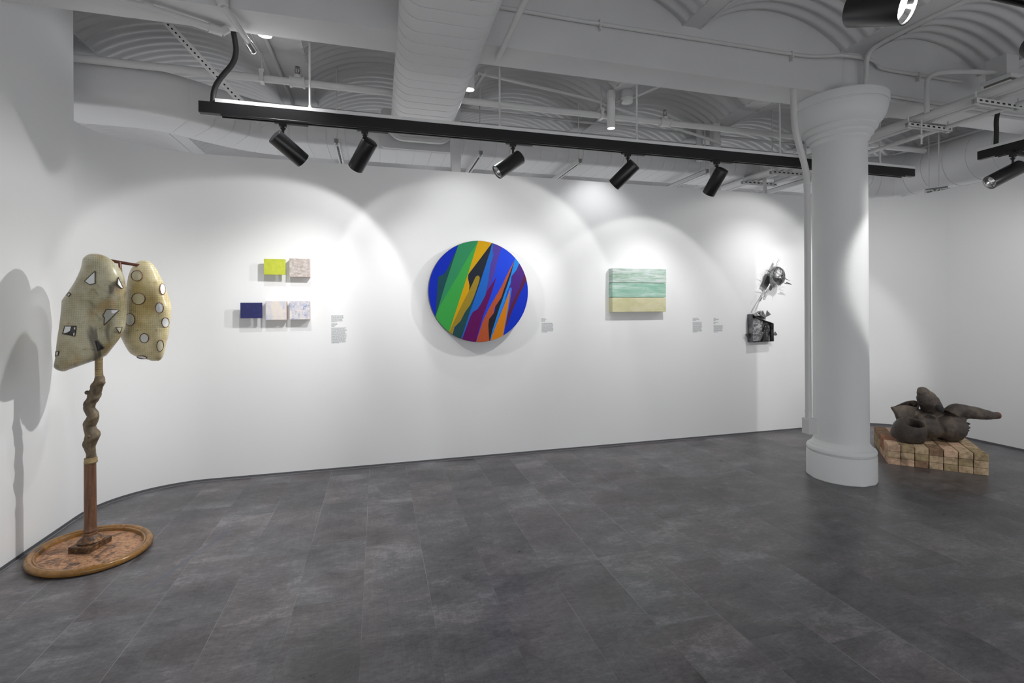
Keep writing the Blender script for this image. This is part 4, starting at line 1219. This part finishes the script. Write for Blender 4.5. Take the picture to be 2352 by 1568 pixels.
# upper lobe
up_ = [(840, 250, 70), (870, 300, 108), (920, 380, 125), (970, 460, 122), (1010, 540, 100), (1040, 600, 90)]
up_p, up_r = dens([SP(x, y, .06) for x, y, r_ in up_], [r_*mpp for x, y, r_ in up_], 4)
q.tube(up_p, up_r, 20); q.sphere(SP(845, 245, .06), 78*mpp)
def px2(X_, Y_, dd=0.): return P_at(1915+X_/4.993, 843+Y_/4.993, DS+dd+.09)
mc = px2(905, 632, -.09-.075)
ax_ = Vector((0, 0, 1))*.92-FWD*.39; ax_.normalize(); e1 = ax_.cross(RGT).normalized(); e2 = ax_.cross(e1)
Rq = Matrix((e1, e2, ax_)).transposed(); pb_ = mc-ax_*.115
sh_prof = [(.09, -.05), (.122, -.045), (.128, -.01), (.124, .04), (.108, .085), (.094, .108), (.086, .118), (.078, .112), (.080, .08), (.084, .04), (.07, .0), (.02, -.01)]
body = q
clay = thing('clay_sculpture', (4.78, 3.22, TOPZ), 'dark lumpy clay form with open mouth and pointing arm resting on the bricks', 'sculpture')
mb2 = MB(); mb2.add(q.v, q.f)
for p in mb2.v:
    if p.z < TOPZ+.002: p.z = TOPZ+.002
ob = build('body', mb2, M['clay'], clay, 0)
rm_ = ob.modifiers.new('r', 'REMESH'); rm_.mode = 'VOXEL'; rm_.voxel_size = .006; rm_.use_smooth_shade = True
sm_ = ob.modifiers.new('s', 'SMOOTH'); sm_.iterations = 8; sm_.factor = .6
tx = bpy.data.textures.new('lumps', 'CLOUDS'); tx.noise_scale = .07
dm = ob.modifiers.new('d', 'DISPLACE'); dm.texture = tx; dm.strength = .018; dm.mid_level = .5
# flared open mouth at the upper left
topr = [(640, 455, -.02), (672, 462, -.05), (740, 440, -.06), (810, 432, -.05), (890, 440, -.03), (960, 470, .0), (985, 420, .08), (955, 376, .12), (880, 378, .13), (810, 396, .12), (740, 428, .09), (690, 452, .04)]
midr = [(690, 520, -.02), (720, 545, -.07), (770, 560, -.09), (830, 560, -.09), (890, 560, -.07), (950, 560, .0), (960, 540, .10), (930, 520, .14), (870, 510, .15), (810, 510, .14), (750, 510, .10), (710, 510, .04)]
botr = [(738, 640, .0), (750, 670, -.07), (790, 690, -.09), (840, 690, -.09), (900, 690, -.07), (950, 680, .0), (950, 660, .09), (920, 650, .13), (870, 640, .14), (820, 640, .13), (770, 640, .09), (745, 640, .04)]
bot2 = [(752, 770, .0), (765, 790, -.05), (800, 800, -.07), (850, 800, -.07), (900, 800, -.05), (940, 780, .0), (940, 770, .07), (910, 765, .11), (870, 760, .12), (820, 760, .11), (785, 760, .07), (760, 765, .04)]
rings = [[px2(*p) for p in r_] for r_ in (topr, midr, botr, bot2)]
vs = []
for a_, b_ in zip(rings, rings[1:]):
    for t_ in (0, .25, .5, .75): vs += [p.lerp(q_, t_) for p, q_ in zip(a_, b_)]
vs += rings[-1]; nr = len(vs)//12
fm = MB().add(vs, [(i*12+k, (i+1)*12+k, (i+1)*12+(k+1) % 12, i*12+(k+1) % 12) for i in range(nr-1) for k in range(12)])
for p in fm.v:
    if p.z < TOPZ+.01: p.z = TOPZ+.01
fo = build('flared_mouth', fm, M['clay'], clay, 70)
so = fo.modifiers.new('t', 'SOLIDIFY'); so.thickness = .012; so.offset = 0
su = fo.modifiers.new('s', 'SUBSURF'); su.levels = 2; su.render_levels = 2
tip = ap[-1]; td_ = (ap[-1]-ap[-4]).normalized(); tu = td_.cross(Vector((0, 0, 1))).normalized(); tw = td_.cross(tu)
Rt = Matrix((tu, tw, td_)).transposed()
pot = build('open_pot', MB().lathe(sh_prof, pb_, 32, Rq), M['clay'], clay, 60)
for v_ in pot.data.vertices:
    w = v_.co+WL[pot.name]
    if w.z < TOPZ+.002: v_.co.z = TOPZ+.002-WL[pot.name].z
dm2 = pot.modifiers.new('d', 'DISPLACE'); dm2.texture = tx; dm2.strength = .008
build('arm_mouth', MB().lathe([(.030, -.02), (.0305, .0), (.029, .006), (.024, .007), (.0205, .0), (.016, -.02)], tip, 24, Rt), M['clay_red'], clay, 60)
build('arm_hollow', MB().lathe([(.0215, .0), (.021, .0015)], tip+td_*-.001, 20, Rt), M['hole'], clay)
build('lobe_mouth', MB().sphere(SP(1075, 470, -.075), 1, 16, 10, (.052, .02, .028), Matrix.Rotation(.6, 3, 'Y')), M['hole'], clay)
clay_dark = mat('purplish_dark_clay', srgb(48, 42, 50), .5)
for (x, y, r_) in ((1455, 678, 20), (1448, 730, 24), (1440, 770, 22), (1425, 805, 18), (1410, 835, 16)):
    build('ruffle', MB().sphere(SP(x, y, .0), 1, 12, 8, (r_*mpp*1.4, r_*mpp*1.8, r_*mpp*.8)), clay_dark, clay, 60)
